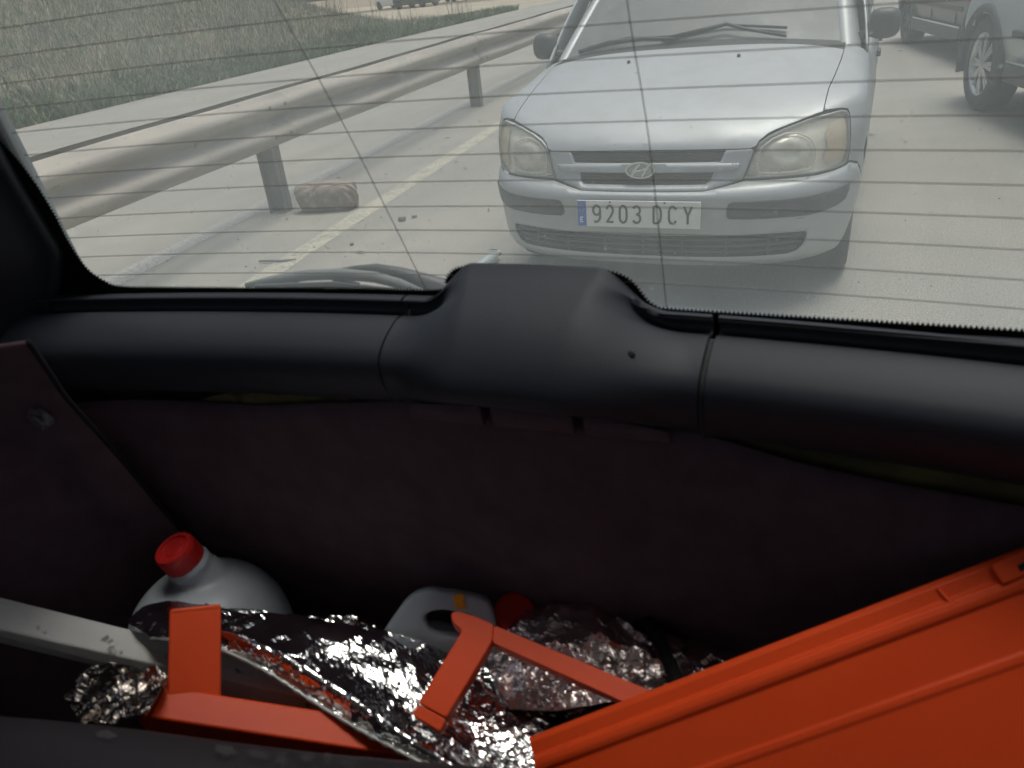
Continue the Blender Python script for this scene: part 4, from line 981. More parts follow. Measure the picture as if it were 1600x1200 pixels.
trim2 = trim_piece('tailgate_trim', XS1+.0028, 1.25, 60)
for xs_ in (XS0, XS1):
    P = [(xs_, gy(xs_)+trim_pt(xs_, j)[0]+.0052, trim_pt(xs_, j)[1]-.003) for j in range(24, NR)]
    m = MB(); m.tube(P, .0035, 6); omb(m, 'trim_seam', MT['seam'], cover, smooth=True)
m = MB(); c = np.array(at(962, 545, 1)); dd = (c-CAM)
k_ = None
# small blanking hole on the right flank of the cover
xh = .693; j = int(NR*.58); dyh, zh = trim_pt(xh, j); m.lathe([(.0032, 0), (.003, .0012), (.001, .0014)], 14, Matrix.Translation((xh, gy(xh)+dyh-.001, zh)) @ Matrix.Rotation(R(62), 4, 'X')); omb(m, 'blanking_plug', MT['trim'], cover, smooth=True)
# carpeted lower panel with its wavy, sagging upper edge and clips
TOP = catmull([(-.06, .962), (.01, .974), (.09, .984), (.169, .986), (.24, .9855), (.303, .987), (.37, .995), (.432, 1.002), (.485, 1.012), (.56, 1.0135), (.651, 1.0125), (.723, 1.006), (.756, .998), (.79, .991), (.828, .984), (.893, .9795), (.972, .981), (1.08, .984), (1.26, .985)], 8)
def carpet_y(x): return gy(x)-.050+.006*math.sin(x*9)
P = []
for x, z in TOP:
    row = []
    for k in range(26):
        q = k/25; zz = z-(z-.50)*q
        row.append((x, carpet_y(x)+.004*math.exp(-(q*25/1.2)**2)*1+ .045*q**1.3+.004*math.sin(x*7+q*5)*q, zz if k else zz))
    P.append([(x, carpet_y(x)+.016, z-.003), (x, carpet_y(x)+.006, z+.0012)]+row[1:])
V, F = grid(P); cp = oobj('tailgate_carpet', V, F, MT['carpet']); solid(cp, .004, 1)
# the clip flanges standing up in front of the cover
for (xa, xb, za, zb2) in ((.486, .556, 1.0175, 1.0195), (.566, .640, 1.0205, 1.0190), (.650, .722, 1.0185, 1.0125)):
    m = MB(); V = []
    for x, z in ((xa, za), (xa+.008, za+.0012), ((xa+xb)/2, (za+zb2)/2+.001), (xb-.003, zb2+.0008), (xb, zb2-.002)):
        V.append([(x, carpet_y(x)-.012+.0, z), (x, carpet_y(x)-.0145, z), (x, carpet_y(x)-.010, 1.000), (x, carpet_y(x)-.006, 1.000)])
    a, b = grid(V, closed_v=True); oobj('clip_flange', a, b, MT['carpet'], cp)
# what shows in the gaps behind the carpet: yellowed foam, bare metal
P = [[(x, gy(x)-.020, z) for z in (1.03, 1.0, .97, .93)] for x in np.linspace(.70, 1.25, 30)]
V, F = grid(P); oobj('inner_panel', V, F, MT['bare_metal'])
P = [[(x, gy(x)-.030+.003*math.sin(x*60), z-.022*(1-float(sstep(.168, .30, x)))) for z in (1.0, .99, .975, .95)] for x in np.linspace(.168, .448, 40)]
V, F = grid(P); oobj('foam_strip', V, F, MT['foam'])
# pillar trim at the left of the window, sweeping down into the bar
def pillar(side, name):
    P = []
    for z in np.concatenate([np.linspace(.93, 1.16, 20), np.linspace(1.18, 1.66, 16)]):
        low = math.exp(-((z-1.02)/.075)**2); row = []
        xw = .104 if side < 0 else 1.192; cx = np.interp(z, [.93, 1.08, 1.115, 1.15, 1.3, 1.6], [.045, .045, .075, .094, .086, .115])
        xw = cx if side < 0 else 1.30-cx
        for k, (dx, dy) in enumerate(((0, -.002), (.001, -.011), (-.004, -.013), (-.010, -.010), (-.020, -.024), (-.036, -.045), (-.056, -.066), (-.080, -.095), (-.100, -.14), (-.115, -.20), (-.122, -.30))):
            x = xw+dx*(-side)*1.0 if side < 0 else xw-dx
            row.append((x, gy(xw, z)+dy-.030*low*(k > 3), z))
        P.append(row)
    V, F = grid(P); o = oobj(name, V, F, MT['trim']); solid(o, .003, 0); return o
pillar(-1, 'pillar_trim'); pillar(1, 'pillar_trim')
# felt-covered side trim beside the load bay
def side_trim(side):
    def onY(px, py, y):
        d = FWD+RGT*(px-800)/FPX-UPV*(py-600)/FPX; return tuple(CAM+d*((y-CAM[1])/d[1]))
    E1 = [onY(40, 535, -2.690), onY(74, 584, -2.660), onY(100, 622, -2.640), onY(150, 678, -2.618), onY(200, 735, -2.602), onY(250, 795, -2.588), onY(300, 855, -2.574)]
    E1 += [(E1[-1][0]+.01, -2.56, .66), (E1[-1][0]+.01, -2.55, .50)]
    E1 = catmull(E1, 5); P = []
    for i, p in enumerate(E1):
        q = i/(len(E1)-1); row = []
        for k in range(18):
            t = k/17; x = p[0]-(.155+.02*q)*math.sin(t*math.pi/2)**.8*(1-.15*q); y = p[1]-.40*t**1.4-.012*math.sin(min(1, t*6)*math.pi)
            row.append((x if side < 0 else 1.30-x, y, p[2]+.02*t*(1-q)))
        P.append(row)
    V, F = grid(P); o = oobj('side_trim', V, F, MT['carpet']); solid(o, .004, 0)
    m = MB(); m.tube([((p[0] if side < 0 else 1.30-p[0]), p[1]+.002, p[2]) for p in E1], .0030, 6); omb(m, 'trim_seam', MT['void'], o, smooth=True); return o
st = side_trim(-1); side_trim(1)
# raised wheel-arch cushion and the little hook
P = []
for i in range(22):
    a = math.pi*.62*i/21-.1; cz, cy_, rr = .70, -2.86, .27
    row = []
    for k, (dr, dx) in enumerate(((0, .0), (-.004, .022), (-.03, .034), (-.10, .042), (-.2, .045))):
        yy = cy_+(rr+dr)*math.cos(a); zz = cz+(rr+dr)*math.sin(a); row.append((-.075+dx+.055*math.cos(a)+.012*(1-math.sin(a)), yy, zz))
    P.append(row)
V, F = grid(P); oobj('arch_cushion', V, F, MT['carpet'], st)
from mathutils.bvhtree import BVHTree
def first_hit(o, px, py):
    me = o.data; t = BVHTree.FromPolygons([v.co[:] for v in me.vertices], [p.vertices[:] for p in me.polygons])
    d = FWD+RGT*(px-800)/FPX-UPV*(py-600)/FPX; h = t.ray_cast(Vector(CAM-OO), Vector(d).normalized()); return None if h[0] is None else (np.array(h[0])+OO, np.array(h[1]))
hits = [first_hit(o_, 62, 652) for o_ in bpy.data.objects if o_.parent is own and o_.type == 'MESH' and o_.name.split('.')[0] in ('side_trim', 'tailgate_carpet', 'pillar_trim')]
hits = sorted([h for h in hits if h], key=lambda h: np.linalg.norm(h[0]-CAM))
if hits:
    dep = (hits[0][0]-CAM)@FWD-.006
    m = MB(); m.box(tuple(at(57, 645, dep)), (.014, .012, .018), Matrix.Rotation(.6, 3, 'Y')); m.box(tuple(at(67, 657, dep-.004)), (.015, .014, .010), Matrix.Rotation(.5, 3, 'Y')); m.tube([at(60, 641, dep-.006), at(72, 650, dep-.010), at(74, 664, dep-.006)], .004, 6)
    omb(m, 'luggage_hook', pbr('hook plastic', (.14, .13, .135), .5), st, bevel=.002)
# body shell so that the inside is dark: tailgate skin, sides, roof, windscreen, floor, seats
WH = roundpoly([(.088, 1.09), (1.212, 1.09), (1.195, 1.625), (.105, 1.625)], .045, 5)
V, F = patch_vf(roundpoly([(-.17, .40), (1.47, .40), (1.49, 1.05), (1.42, 1.72), (-.12, 1.72), (-.19, 1.05)], .03), GLS(.016), .12, holes=[WH], dens=.05); o = oobj('tailgate', V, F, MT['dark_blue']); solid(o, .012, 1)
def SIDE(sx):
    def f(y, z):
        y = np.asarray(y, float); z = np.asarray(z, float); return np.stack([.65+sx*(.845-.10*np.clip((z-1.05)/.65, 0, 1)**1.5-.03*np.clip((.6-z)/.3, 0, 1)), y, z], -1)
    return f
SW = [roundpoly([(-3.55, 1.10), (-2.86, 1.10), (-2.92, 1.58), (-3.55, 1.58)], .05), roundpoly([(-4.75, 1.08), (-3.65, 1.08), (-3.65, 1.58), (-4.30, 1.58)], .05)]
for sx in (-1, 1):
    out = [(-6.25, .38), (-6.0, .32)]+[(-5.55+.35*math.cos(R(a)), .32+.35*math.sin(R(a))) for a in range(180, -1, -20)]+[(-3.35+.35*math.cos(R(a)), .32+.35*math.sin(R(a))) for a in range(180, -1, -20)]+[(-2.60, .38), (-2.57, 1.0), (-2.64, 1.70), (-4.3, 1.70), (-5.1, 1.05), (-6.15, .86)]
    V, F = patch_vf(out, SIDE(sx), .14, holes=SW, dens=.1); o = oobj('body_side', V, F, MT['dark_blue']); solid(o, .03, 1 if sx < 0 else -1)
    for s_ in SW:
        V, F = patch_vf(s_, SIDE(sx), .2, dens=.1); oobj('side_window', V, F, MT['clear_pane'] if sx < 0 else MT['dimming_pane'], o)
    for yc in (-5.55, -3.35):
        wv = make_wheel(own, (.65+sx*.70-OO[0], yc-OO[1], .30), .30, .19, .19, 7, sx, bpy.data.materials['grey wheel cover'], True)
P = [[(.65+k*(.76), y, 1.70+.06*(1-k*k)-.02*max(0, (-4.1-y))) for k in np.linspace(-1, 1, 11)] for y in np.linspace(-2.60, -4.35, 10)]
V, F = grid(P); rf_ = oobj('roof', V, F, MT['dark_blue']); solid(rf_, .03, 1)
P = [[(.65+k*.72, y, 1.665+.05*(1-k*k)) for k in np.linspace(-1, 1, 9)] for y in np.linspace(-2.66, -4.35, 8)]
V, F = grid(P); oobj('headliner', V, F, MT['headliner'], rf_)
V, F = grid([[(.65+k*(.74-.0*v), -4.32-.80*v, 1.70-.68*v) for k in np.linspace(-1, 1, 9)] for v in np.linspace(0, 1, 6)]); oobj('windscreen', V, F, MT['dimming_pane'])
P = [[(.65+k*.80, -5.12-1.1*v, 1.02-.16*v*v-.05*k*k-.3*max(0, v-.9)*5) for k in np.linspace(-1, 1, 9)] for v in np.linspace(0, 1, 10)]
V, F = grid(P); oobj('bonnet', V, F, MT['dark_blue'], thick=.01)
m = MB(); m.box((.65, -6.2, .52), (1.62, .12, .44)); omb(m, 'front_bumper', MT['grey_plastic'], bevel=.04)
m = MB(); m.box((.65, -2.40, .46), (1.62, .16, .20)); omb(m, 'rear_bumper', MT['grey_plastic'], bevel=.04)
m = MB(); m.box((.65, -2.72, .49), (1.50, .50, .03)); omb(m, 'load_floor', MT['carpet'])
m = MB(); m.box((.65, -4.4, .33), (1.56, 3.3, .05)); omb(m, 'floor', MT['carpet'])
m = MB(); m.box((.65, -5.05, .82), (1.50, .25, .36)); omb(m, 'dashboard', MT['trim'], bevel=.05)
for fx in (.28, 1.02):  # unseen front seats, added to block light from the windscreen
    m = MB(); m.box((fx, -3.95, .86), (.50, .14, .74), Matrix.Rotation(R(-8), 3, 'X')); m.box((fx, -4.25, .47), (.50, .56, .16)); fs_ = omb(m, 'added_front_seat', MT['seat'], bevel=.05, seg=3)
    m = MB(); m.box((fx, -3.89, 1.34), (.27, .10, .20), Matrix.Rotation(R(-8), 3, 'X')); omb(m, 'added_headrest', MT['seat'], fs_, bevel=.04, seg=3)
# rear seat back right below the lens: its top edge closes the picture
sa, sb = np.array(at(0, 1112, .560)), np.array(at(640, 1182, .575))
dirx = sb-sa; dirx /= np.linalg.norm(dirx); fw = np.cross([0, 0, 1], dirx); fw /= np.linalg.norm(fw); upn = np.cross(dirx, fw)
P = []
for i in range(40):
    L_ = -.38+1.25*i/39; row = []
    for (a, b) in ((.02, -.42), (.012, -.12), (.006, -.035), (0, -.010), (-.010, .0), (-.03, .004), (-.07, .002), (-.11, -.02), (-.135, -.06), (-.16, -.25), (-.20, -.45)):
        row.append(sa+dirx*L_+fw*a*1.0+upn*(b+.002*math.sin(L_*21)))
    P.append(row)
V, F = grid(P); seat = oobj('seat_back', V, F, MT['seat']); solid(seat, .006, 0)
sm = []
for (px, py, rx, ry) in ((352, 1172, 17, 9), (405, 1178, 18, 7), (440, 1186, 9, 12), (480, 1183, 9, 7), (512, 1184, 6, 9), (545, 1190, 12, 8), (165, 1148, 16, 7)):
    c = at(px, py, .565); n = 14; ex = (at(px+rx, py+rx*.12, .565)-c); ey = (at(px, py+ry, .565)-c)
    # settle on the seat top
    V = []
    for i in range(n):
        rr = 1+.25*math.sin(i*2.3+px); V.append(c+(ex*math.cos(2*math.pi*i/n)+ey*math.sin(2*math.pi*i/n))*rr)
    d_ = [(np.dot(v-sa, upn)) for v in V]
    V = [CAM+(v-CAM)*((np.dot(sa+upn*.0085-CAM, upn))/np.dot(v-CAM, upn)) for v in V]
    oobj('scuff_mark', V, [tuple(range(n))], MT['scuff'], seat)
# rear wiper resting on the outside of the glass
def outg(px, py, off):
    d = FWD+RGT*(px-800)/FPX-UPV*(py-600)/FPX; a, b = .3, 2.0
    for _ in range(50):
        mm = (a+b)/2; p = CAM+mm*d
        if p[1] > gy(p[0], p[2])+off: b = mm
        else: a = mm
    return CAM+a*d
m = MB(); m.tube([outg(*q, .045) for q in ((528, 426), (556, 422), (590, 422), (627, 429), (660, 439), (700, 452), (740, 470))], [.004, .005, .007, .008, .009, .010, .011], 8); wp = omb(m, 'rear_wiper', MT['black_plastic'], smooth=True)
m = MB(); Pp = [outg(*q, .022) for q in ((385, 446), (430, 437), (480, 430), (534, 428), (585, 433), (625, 443), (660, 456))]
m.tube(Pp, [.003, .005, .006, .006, .006, .005, .003], 8); omb(m, 'wiper_blade', pbr('dusty wiper rubber', (.16, .17, .17), .8), wp, smooth=True)
for a, b in (((430, 440), (470, 446)), ((520, 434), (560, 446)), ((600, 440), (640, 452))):
    m = MB(); m.tube([outg(*a, .022), outg(*b, .012)], .003, 6); omb(m, 'wiper_bracket', MT['black_plastic'], wp)
m = MB(); m.tube([outg(400, 449, .008), outg(520, 445, .008), outg(640, 458, .008)], .0035, 6); omb(m, 'wiper_lip', MT['black_plastic'], wp)

# ================================================================== THINGS IN THE BOOT
def fuse(o, vox, smooth_it=6):
    m = o.modifiers.new('fuse', 'REMESH'); m.mode = 'VOXEL'; m.voxel_size = vox; m.use_smooth_shade = True
    s = o.modifiers.new('soft', 'SMOOTH'); s.iterations = smooth_it; s.factor = .5
    return o
# round-shouldered water can with red screw cap
jr = np.array(at(318, 1000, .87)); jc = np.array([jr[0]+.0, jr[1]+.012, .505])
j1 = empty('water_jug', tuple(jc), 0, label='round shouldered milky jug with red screw cap in the left corner of the boot', cat='jug')
hz = at(325, 888, .87)[2]-.505
capc = np.array(at(282, 868, .835))-jc; nkb = np.array(at(318, 925, .86))-jc; ax = Vector(capc-nkb).normalized()
ax = Vector((-.13, -.27, .95)).normalized()
m = MB(); Rj = .091
prof = [(.02, 0), (Rj*.93, .0), (Rj, .02), (Rj, hz-.085)]+[(Rj*math.cos(R(a))**.75 if a < 89 else .005, hz-.085+.090*math.sin(R(a))) for a in range(8, 90, 9)]
m.lathe(prof, 40)
q = ax.to_track_quat('Z', 'Y').to_matrix().to_4x4() @ Matrix.Scale(.84, 4); nb_ = Vector(capc)-ax*.040
m.lathe([(.040, -.03), (.033, .0), (.0285, .016), (.0275, .026), (.030, .028), (.030, .032), (.0255, .034), (.0255, .050)], 32, Matrix.Translation(nb_) @ q)
jb = m.build('body', MT['jug'], j1, smooth=True); fuse(jb, .0032, 8)
m = MB(); m.lathe([(.0235, .030), (.0262, .036), (.0258, .060), (.0245, .0645), (.0195, .0650), (.0185, .0620), (.0125, .0620), (.0115, .0632), (.001, .0632)], 40, Matrix.Translation(nb_) @ q)
for k in range(44):
    a = 2*math.pi*k/44; c = Matrix.Translation(nb_) @ q @ Vector((.0262*math.cos(a), .0262*math.sin(a), .048)); m.box(tuple(c), (.0012, .0012, .022), q.to_3x3() @ Matrix.Rotation(a, 3, 'Z'))
m.build('screw_cap', MT['red_cap'], j1, smooth=False); autosmooth(bpy.context.scene.objects['screw_cap'].data)
# second can: flat, with a cut-out carrying handle
DJ = .80
def pl2(px, py): return np.array(at(px, py, DJ))
HO = [(585, 1012), (606, 975), (632, 938), (648, 924), (668, 917), (700, 921), (745, 928), (762, 935), (771, 950), (778, 985), (786, 1020), (786, 1090), (585, 1090)]
HI = [(668, 975), (663, 962), (672, 952), (690, 949), (724, 954), (742, 958), (750, 970), (748, 985), (738, 992), (700, 990), (676, 985)]
j2 = empty('handled_jug', tuple(pl2(690, 1090)-np.array([0, -.03, .14])), 0, label='milky canister with cut-out carrying handle and a bit of orange tape', cat='jug')
jo = np.array(j2.location)
ctr = pl2(690, 990); exx = (pl2(790, 990)-pl2(590, 990))/200; eyy = (pl2(690, 1090)-pl2(690, 890))/200
nn_ = np.cross(exx, eyy); nn_ /= np.linalg.norm(nn_)
nn_ = nn_ if nn_ @ (CAM-ctr) > 0 else -nn_
fH = lambda u, v: ctr+np.outer(np.asarray(u), exx)+np.outer(np.asarray(v), eyy)
ho = [(a-690, b-990) for a, b in HO]; hi = [(a-690, b-990) for a, b in HI]
v1, f1 = patch_vf(roundpoly(ho, 8), fH, 8, holes=[roundpoly(hi, 6)], dens=6)
th = .020; A = v1+nn_*th/2-jo; B = v1-nn_*th/2-jo
L0 = len(densify(roundpoly(ho, 8), 6)); L2_ = len(densify(roundpoly(hi, 6), 6)); n1 = len(v1)
F = [tuple(t) for t in f1]+[tuple(i+n1 for i in t[::-1]) for t in f1]+[(i, (i+1) % L0, n1+(i+1) % L0, n1+i) for i in range(L0)]+[(L0+i, L0+(i+1) % L2_, n1+L0+(i+1) % L2_, n1+L0+i) for i in range(L2_)]
o = obj('handle', mesh('handle', np.concatenate([A, B]), F), j2, MT['jug']); fuse(o, .0028, 7)
m = MB(); bc_ = (pl2(695, 1100)-jo); m.box((bc_[0]+.01, bc_[1]+.03, bc_[2]-.06), (.17, .12, .19)); m.build('body', MT['jug'], j2, bevel=.03, seg=4)
m = MB(); c0 = pl2(721, 934)-jo+nn_*.011; m.beam(c0-eyy*11-nn_*.0, c0+eyy*13, exx, nn_, .0075, .003); m.beam(pl2(715, 925)-jo+nn_*.008, pl2(722, 946)-jo+nn_*.0125, exx, nn_, .011, .003)
m.build('tape_flag', MT['tape'], j2, bevel=.0012)
ccap = np.array(at(803, 962, .815))-jo; axc = Vector((.25, -.28, .92)).normalized(); q = axc.to_track_quat('Z', 'Y').to_matrix().to_4x4()
m = MB(); m.lathe([(.020, -.045), (.021, -.01), (.0215, .010), (.020, .0125), (.016, .0125), (.001, .011)], 32, Matrix.Translation(ccap) @ q); m.build('screw_cap', MT['red_cap'], j2, smooth=True); 
# grey board lying across the boot
bp0, bp1 = np.array(at(-150, 925, .72)), np.array(at(520, 1075, .72))
dx_ = bp1-bp0; dx_ /= np.linalg.norm(dx_); hv = np.array(UPV)*.80-np.array(FWD)*.60; hv -= dx_*(hv@dx_); hv /= np.linalg.norm(hv); wv_ = np.cross(dx_, hv)
m = MB(); V = []
bl_ = empty('grey_board', tuple((bp0+bp1)/2), 0, label='long grey painted board slanting across the boot in front of the white jug', cat='board')
bo_ = np.array(bl_.location)
pa, pb, pc = (-210, 880), (-210, 937), (-210, 956); qa, qb, qc = (520, 1062), (520, 1098), (520, 1130)
A0, B0, C0 = at(*pa, .785), at(*pb, .755), at(*pc, .760); A1, B1, C1 = at(*qa, .795), at(*qb, .765), at(*qc, .770)
D0, D1 = A0+(C0-B0), A1+(C1-B1)
V = [A0-bo_, B0-bo_, C0-bo_, D0-bo_, A1-bo_, B1-bo_, C1-bo_, D1-bo_]
o = obj('plank', mesh('plank', V, [(0, 1, 5, 4), (1, 2, 6, 5), (2, 3, 7, 6), (3, 0, 4, 7), (0, 3, 2, 1), (4, 5, 6, 7)], False), bl_, MT['plank'])
b_ = o.modifiers.new('edges', 'BEVEL'); b_.width = .0018; b_.segments = 2
# crumpled foil sheets
def crumple(name, rows, nu, nv, amp, ncell, seed, thick=.0012, parent=None, org=None, folds=0.0):
    rg = np.random.default_rng(seed)
    R3 = [np.array([at(*p) for p in r_]) for r_ in rows]; Q = []
    for r_ in R3:
        c = catmull(r_, 20); l = np.concatenate([[0], np.cumsum(np.linalg.norm(np.diff(c, axis=0), axis=1))]); t = np.linspace(0, l[-1], nu)
        Q.append(np.stack([np.interp(t, l, c[:, k]) for k in range(3)], -1))
    Q = np.array(Q); out = np.zeros((nu, nv, 3))
    for i in range(nu):
        c = catmull(Q[:, i], 12); t = np.linspace(0, len(c)-1, nv); out[i] = np.stack([np.interp(t, np.arange(len(c)), c[:, k]) for k in range(3)], -1)
    du = np.gradient(out, axis=0); dv = np.gradient(out, axis=1); n = np.cross(du, dv); n /= np.maximum(np.linalg.norm(n, axis=2, keepdims=True), 1e-9)
    X = out.reshape(-1, 3); h = np.zeros(len(X)); lo, hi = X.min(0), X.max(0)
    for sc, am in ((.28, 1.6), (1.1, .55)):
        K = int(ncell*sc); C = X[rg.integers(0, len(X), K)]+rg.normal(0, .002, (K, 3)); hv_ = rg.uniform(-1, 1, K); gr_ = rg.normal(0, 1, (K, 3))
        d1 = np.full(len(X), 9.); idx = np.zeros(len(X), int)
        for k in range(K):
            d = ((X-C[k])**2).sum(1); m_ = d < d1; d1[m_] = d[m_]; idx[m_] = k
        d1 = np.sqrt(d1); r0 = d1.max()+1e-9
        rel = X-C[idx]; h += am*amp*(hv_[idx]*.25+ (rel*gr_[idx]).sum(1)/ (np.median(d1)*3.2)*.55 - d1/np.median(d1)*.35)
    if folds: h += folds*np.sin(X @ rg.normal(0, 1, 3)*160)
    X = X+n.reshape(-1, 3)*np.clip(h, -2.4*amp, 2.4*amp)[:, None]
    o0 = X.mean(0) if org is None else org
    V, F = grid((X-o0).reshape(nu, nv, 3)); me = mesh(name, V, F, False)
    return me, o0
def foil_thing(name, rows, nu, nv, amp, ncell, seed, label, folds=0.0):
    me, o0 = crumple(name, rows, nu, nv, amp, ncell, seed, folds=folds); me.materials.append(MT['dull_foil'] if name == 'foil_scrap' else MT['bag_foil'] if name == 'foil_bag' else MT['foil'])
    o = bpy.data.objects.new(name, me); COL.objects.link(o); o.location = tuple(o0); tag(o, label, 'sunshade'); solid(o, .0012, 0); return o
fs = foil_thing('foil_sunshade', [
    [(200, 972, .80), (245, 944, .805), (330, 950, .80), (430, 963, .80), (500, 970, .80), (560, 984, .79), (640, 1000, .785), (700, 1022, .78), (770, 1060, .77)],
    [(208, 980, .785), (255, 955, .785), (340, 962, .78), (430, 978, .775), (500, 985, .77), (570, 1000, .765), (640, 1030, .755), (700, 1070, .745), (770, 1120, .735)],
    [(214, 984, .775), (280, 968, .765), (350, 980, .755), (430, 1003, .742), (510, 1040, .73), (580, 1080, .72), (650, 1125, .71), (720, 1170, .70), (800, 1225, .69)],
    [(222, 987, .77), (290, 980, .755), (355, 990, .742), (425, 1018, .725), (500, 1062, .71), (570, 1105, .695), (640, 1150, .68), (710, 1190, .67), (790, 1245, .655)],
    [(230, 992, .765), (300, 998, .748), (350, 1010, .745), (420, 1042, .731), (490, 1085, .717), (560, 1128, .698), (630, 1165, .679), (700, 1200, .664), (780, 1260, .642)],
    [(236, 998, .76), (300, 1004, .745), (352, 1018, .743), (418, 1050, .729), (486, 1094, .715), (556, 1137, .696), (624, 1174, .677), (690, 1210, .663), (770, 1270, .641)]],
    170, 56, .0017, 300, 3, 'long silver foil sunshade folded across the boot from the board to the orange crate')
ru = foil_thing('foil_sheet', [
    [(440, 985, .83), (480, 968, .835), (540, 966, .835), (600, 985, .83), (660, 1000, .825), (720, 1030, .82)],
    [(440, 995, .82), (480, 985, .82), (540, 985, .82), (600, 1000, .815), (660, 1020, .81), (720, 1050, .80)],
    [(440, 1010, .81), (480, 1005, .81), (540, 1008, .805), (600, 1020, .80), (660, 1040, .795), (720, 1070, .785)]],
    60, 24, .0030, 160, 8, 'crinkled ruffle of silver foil sticking up behind the long folded sunshade')
mid = foil_thing('foil_sheet', [
    [(630, 1040, .765), (700, 1035, .765), (760, 1045, .760), (830, 1075, .752), (900, 1100, .745), (1010, 1130, .725)],
    [(620, 1090, .737), (690, 1085, .739), (760, 1095, .737), (830, 1120, .732), (910, 1140, .725), (1010, 1165, .71)],
    [(630, 1150, .711), (700, 1140, .713), (770, 1150, .712), (850, 1170, .708), (930, 1190, .703), (1010, 1200, .70)],
    [(680, 1230, .684), (730, 1215, .687), (800, 1220, .688), (880, 1235, .686), (950, 1250, .682), (1010, 1260, .68)]],
    100, 76, .0013, 240, 13, 'flat wrinkled silver foil lying under the orange corner post')
rt = foil_thing('foil_bag', [
    [(775, 985, .815), (800, 958, .82), (850, 940, .825), (922, 926, .83), (950, 958, .825), (1010, 972, .82), (1060, 990, .81), (1110, 984, .80), (1150, 1004, .79), (1200, 1040, .78)],
    [(765, 1010, .785), (800, 985, .79), (855, 965, .785), (915, 955, .785), (960, 975, .78), (1015, 990, .775), (1065, 1005, .77), (1110, 1005, .765), (1150, 1022, .755), (1200, 1060, .75)],
    [(765, 1040, .765), (805, 1025, .76), (860, 1010, .755), (920, 1000, .75), (970, 1012, .745), (1020, 1025, .74), (1070, 1035, .735), (1110, 1040, .73), (1150, 1055, .725), (1200, 1090, .72)],
    [(775, 1070, .75), (815, 1065, .745), (870, 1060, .735), (930, 1050, .73), (980, 1055, .725), (1025, 1060, .72), (1070, 1070, .71), (1110, 1080, .70), (1150, 1090, .70), (1200, 1120, .69)],
    [(800, 1110, .735), (835, 1110, .73), (880, 1110, .72), (940, 1100, .71), (990, 1100, .70), (1030, 1105, .69), (1070, 1110, .685), (1110, 1120, .68), (1150, 1130, .68), (1200, 1150, .67)]],
    120, 60, .0034, 300, 21, 'crumpled silver foil bag with a black strap beside the orange crate wall', folds=.0008)
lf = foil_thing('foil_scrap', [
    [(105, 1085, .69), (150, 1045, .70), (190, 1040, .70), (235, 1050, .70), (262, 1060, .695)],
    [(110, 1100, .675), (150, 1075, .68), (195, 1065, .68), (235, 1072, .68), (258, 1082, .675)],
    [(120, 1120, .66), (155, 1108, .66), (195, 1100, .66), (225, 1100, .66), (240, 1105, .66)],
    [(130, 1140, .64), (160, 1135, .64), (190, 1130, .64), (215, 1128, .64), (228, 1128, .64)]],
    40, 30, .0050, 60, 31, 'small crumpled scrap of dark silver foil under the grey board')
# black strap over the bag
m = MB(); Pq = catmull([at(945, 948, .812), at(985, 964, .796), at(1012, 973, .775), at(1030, 1000, .748), at(1046, 1035, .720), at(1062, 1076, .690)], 8)
P = []
for i, p in enumerate(Pq):
    t = Pq[min(i+1, len(Pq)-1)]-Pq[max(i-1, 0)]; t /= np.linalg.norm(t); sd = np.cross(t, CAM-p); sd /= np.linalg.norm(sd); up_ = np.cross(sd, t)
    P.append([p-sd*.0065+up_*.003, p+sd*.0065+up_*.003, p+sd*.0065, p-sd*.0065])
V, F = grid(P, closed_v=True); so_ = np.array(at(1000, 990, .78)); o = obj('strap', mesh('strap', V-so_, F), None, MT['strap'], label='narrow black webbing strap lying over the crumpled foil bag', cat='strap'); o.location = tuple(so_)
# orange crate: long wall with stepped rim, corner post and end bar
dA, dB = .635, .545
A = np.array(at(838, 1150, dA)); B = np.array(at(1640, 842, dB)); e1 = B-A; Lw = np.linalg.norm(e1); e1 /= Lw
Cc = np.array(at(1640, 1260, .50)); e2 = Cc-B; e2 -= e1*(e2@e1); e2 /= np.linalg.norm(e2); e3 = np.cross(e1, e2); e3 = e3 if e3@(CAM-A) > 0 else -e3
cr = empty('orange_crate', tuple(A), 0, label='big orange plastic crate tilted up at the right with a framed end', cat='crate')
def crate_sheet(name, prof, x0, x1, mat, n=24, end_drop=0.0, parent=None, close=False):
    P = []
    for i in range(n):
        L_ = x0+(x1-x0)*i/(n-1); P.append([e1*L_+e2*a+e3*b for a, b in prof])
    V, F = grid(P); return obj(name, mesh(name, V, F, False), parent or cr, mat)
wallp = [(.004, -.006), (.0, -.004), (.0, .0005), (.0035, .0030), (.0135, .0032), (.0165, .0062), (.0205, .0068), (.0235, .0060), (.0262, .0034), (.060, .0030), (.0622, .0040), (.0655, .0041), (.0682, .0028), (.30, -.004)]
o = crate_sheet('long_wall', wallp, -.006, Lw+.02, MT['orange']); solid(o, .0028, 0); b_ = o.modifiers.new('edges', 'BEVEL'); b_.width = .0009; b_.segments = 2; b_.limit_method = 'ANGLE'; b_.angle_limit = R(12)
m = MB(); m.beam(e1*(Lw-.045)+e2*.010+e3*.006, e1*(Lw+.02)+e2*.006+e3*.006, e2, e3, .016, .008); m.build('rim_catch', MT['orange'], cr, bevel=.002)
m = MB(); m.beam(e1*(Lw-.030)+e2*.011+e3*.0105, e1*(Lw-.012)+e2*.009+e3*.0105, e2, e3, .004, .001); m.build('catch_slot', MT['void'], cr)
for L_ in (Lw*.80,):
    m = MB(); m.beam(e1*L_+e2*.004+e3*.004, e1*(L_+.003)+e2*.020+e3*.006, e1, e3, .0025, .0035); m.build('rim_rib', MT['orange'], cr, bevel=.0008)
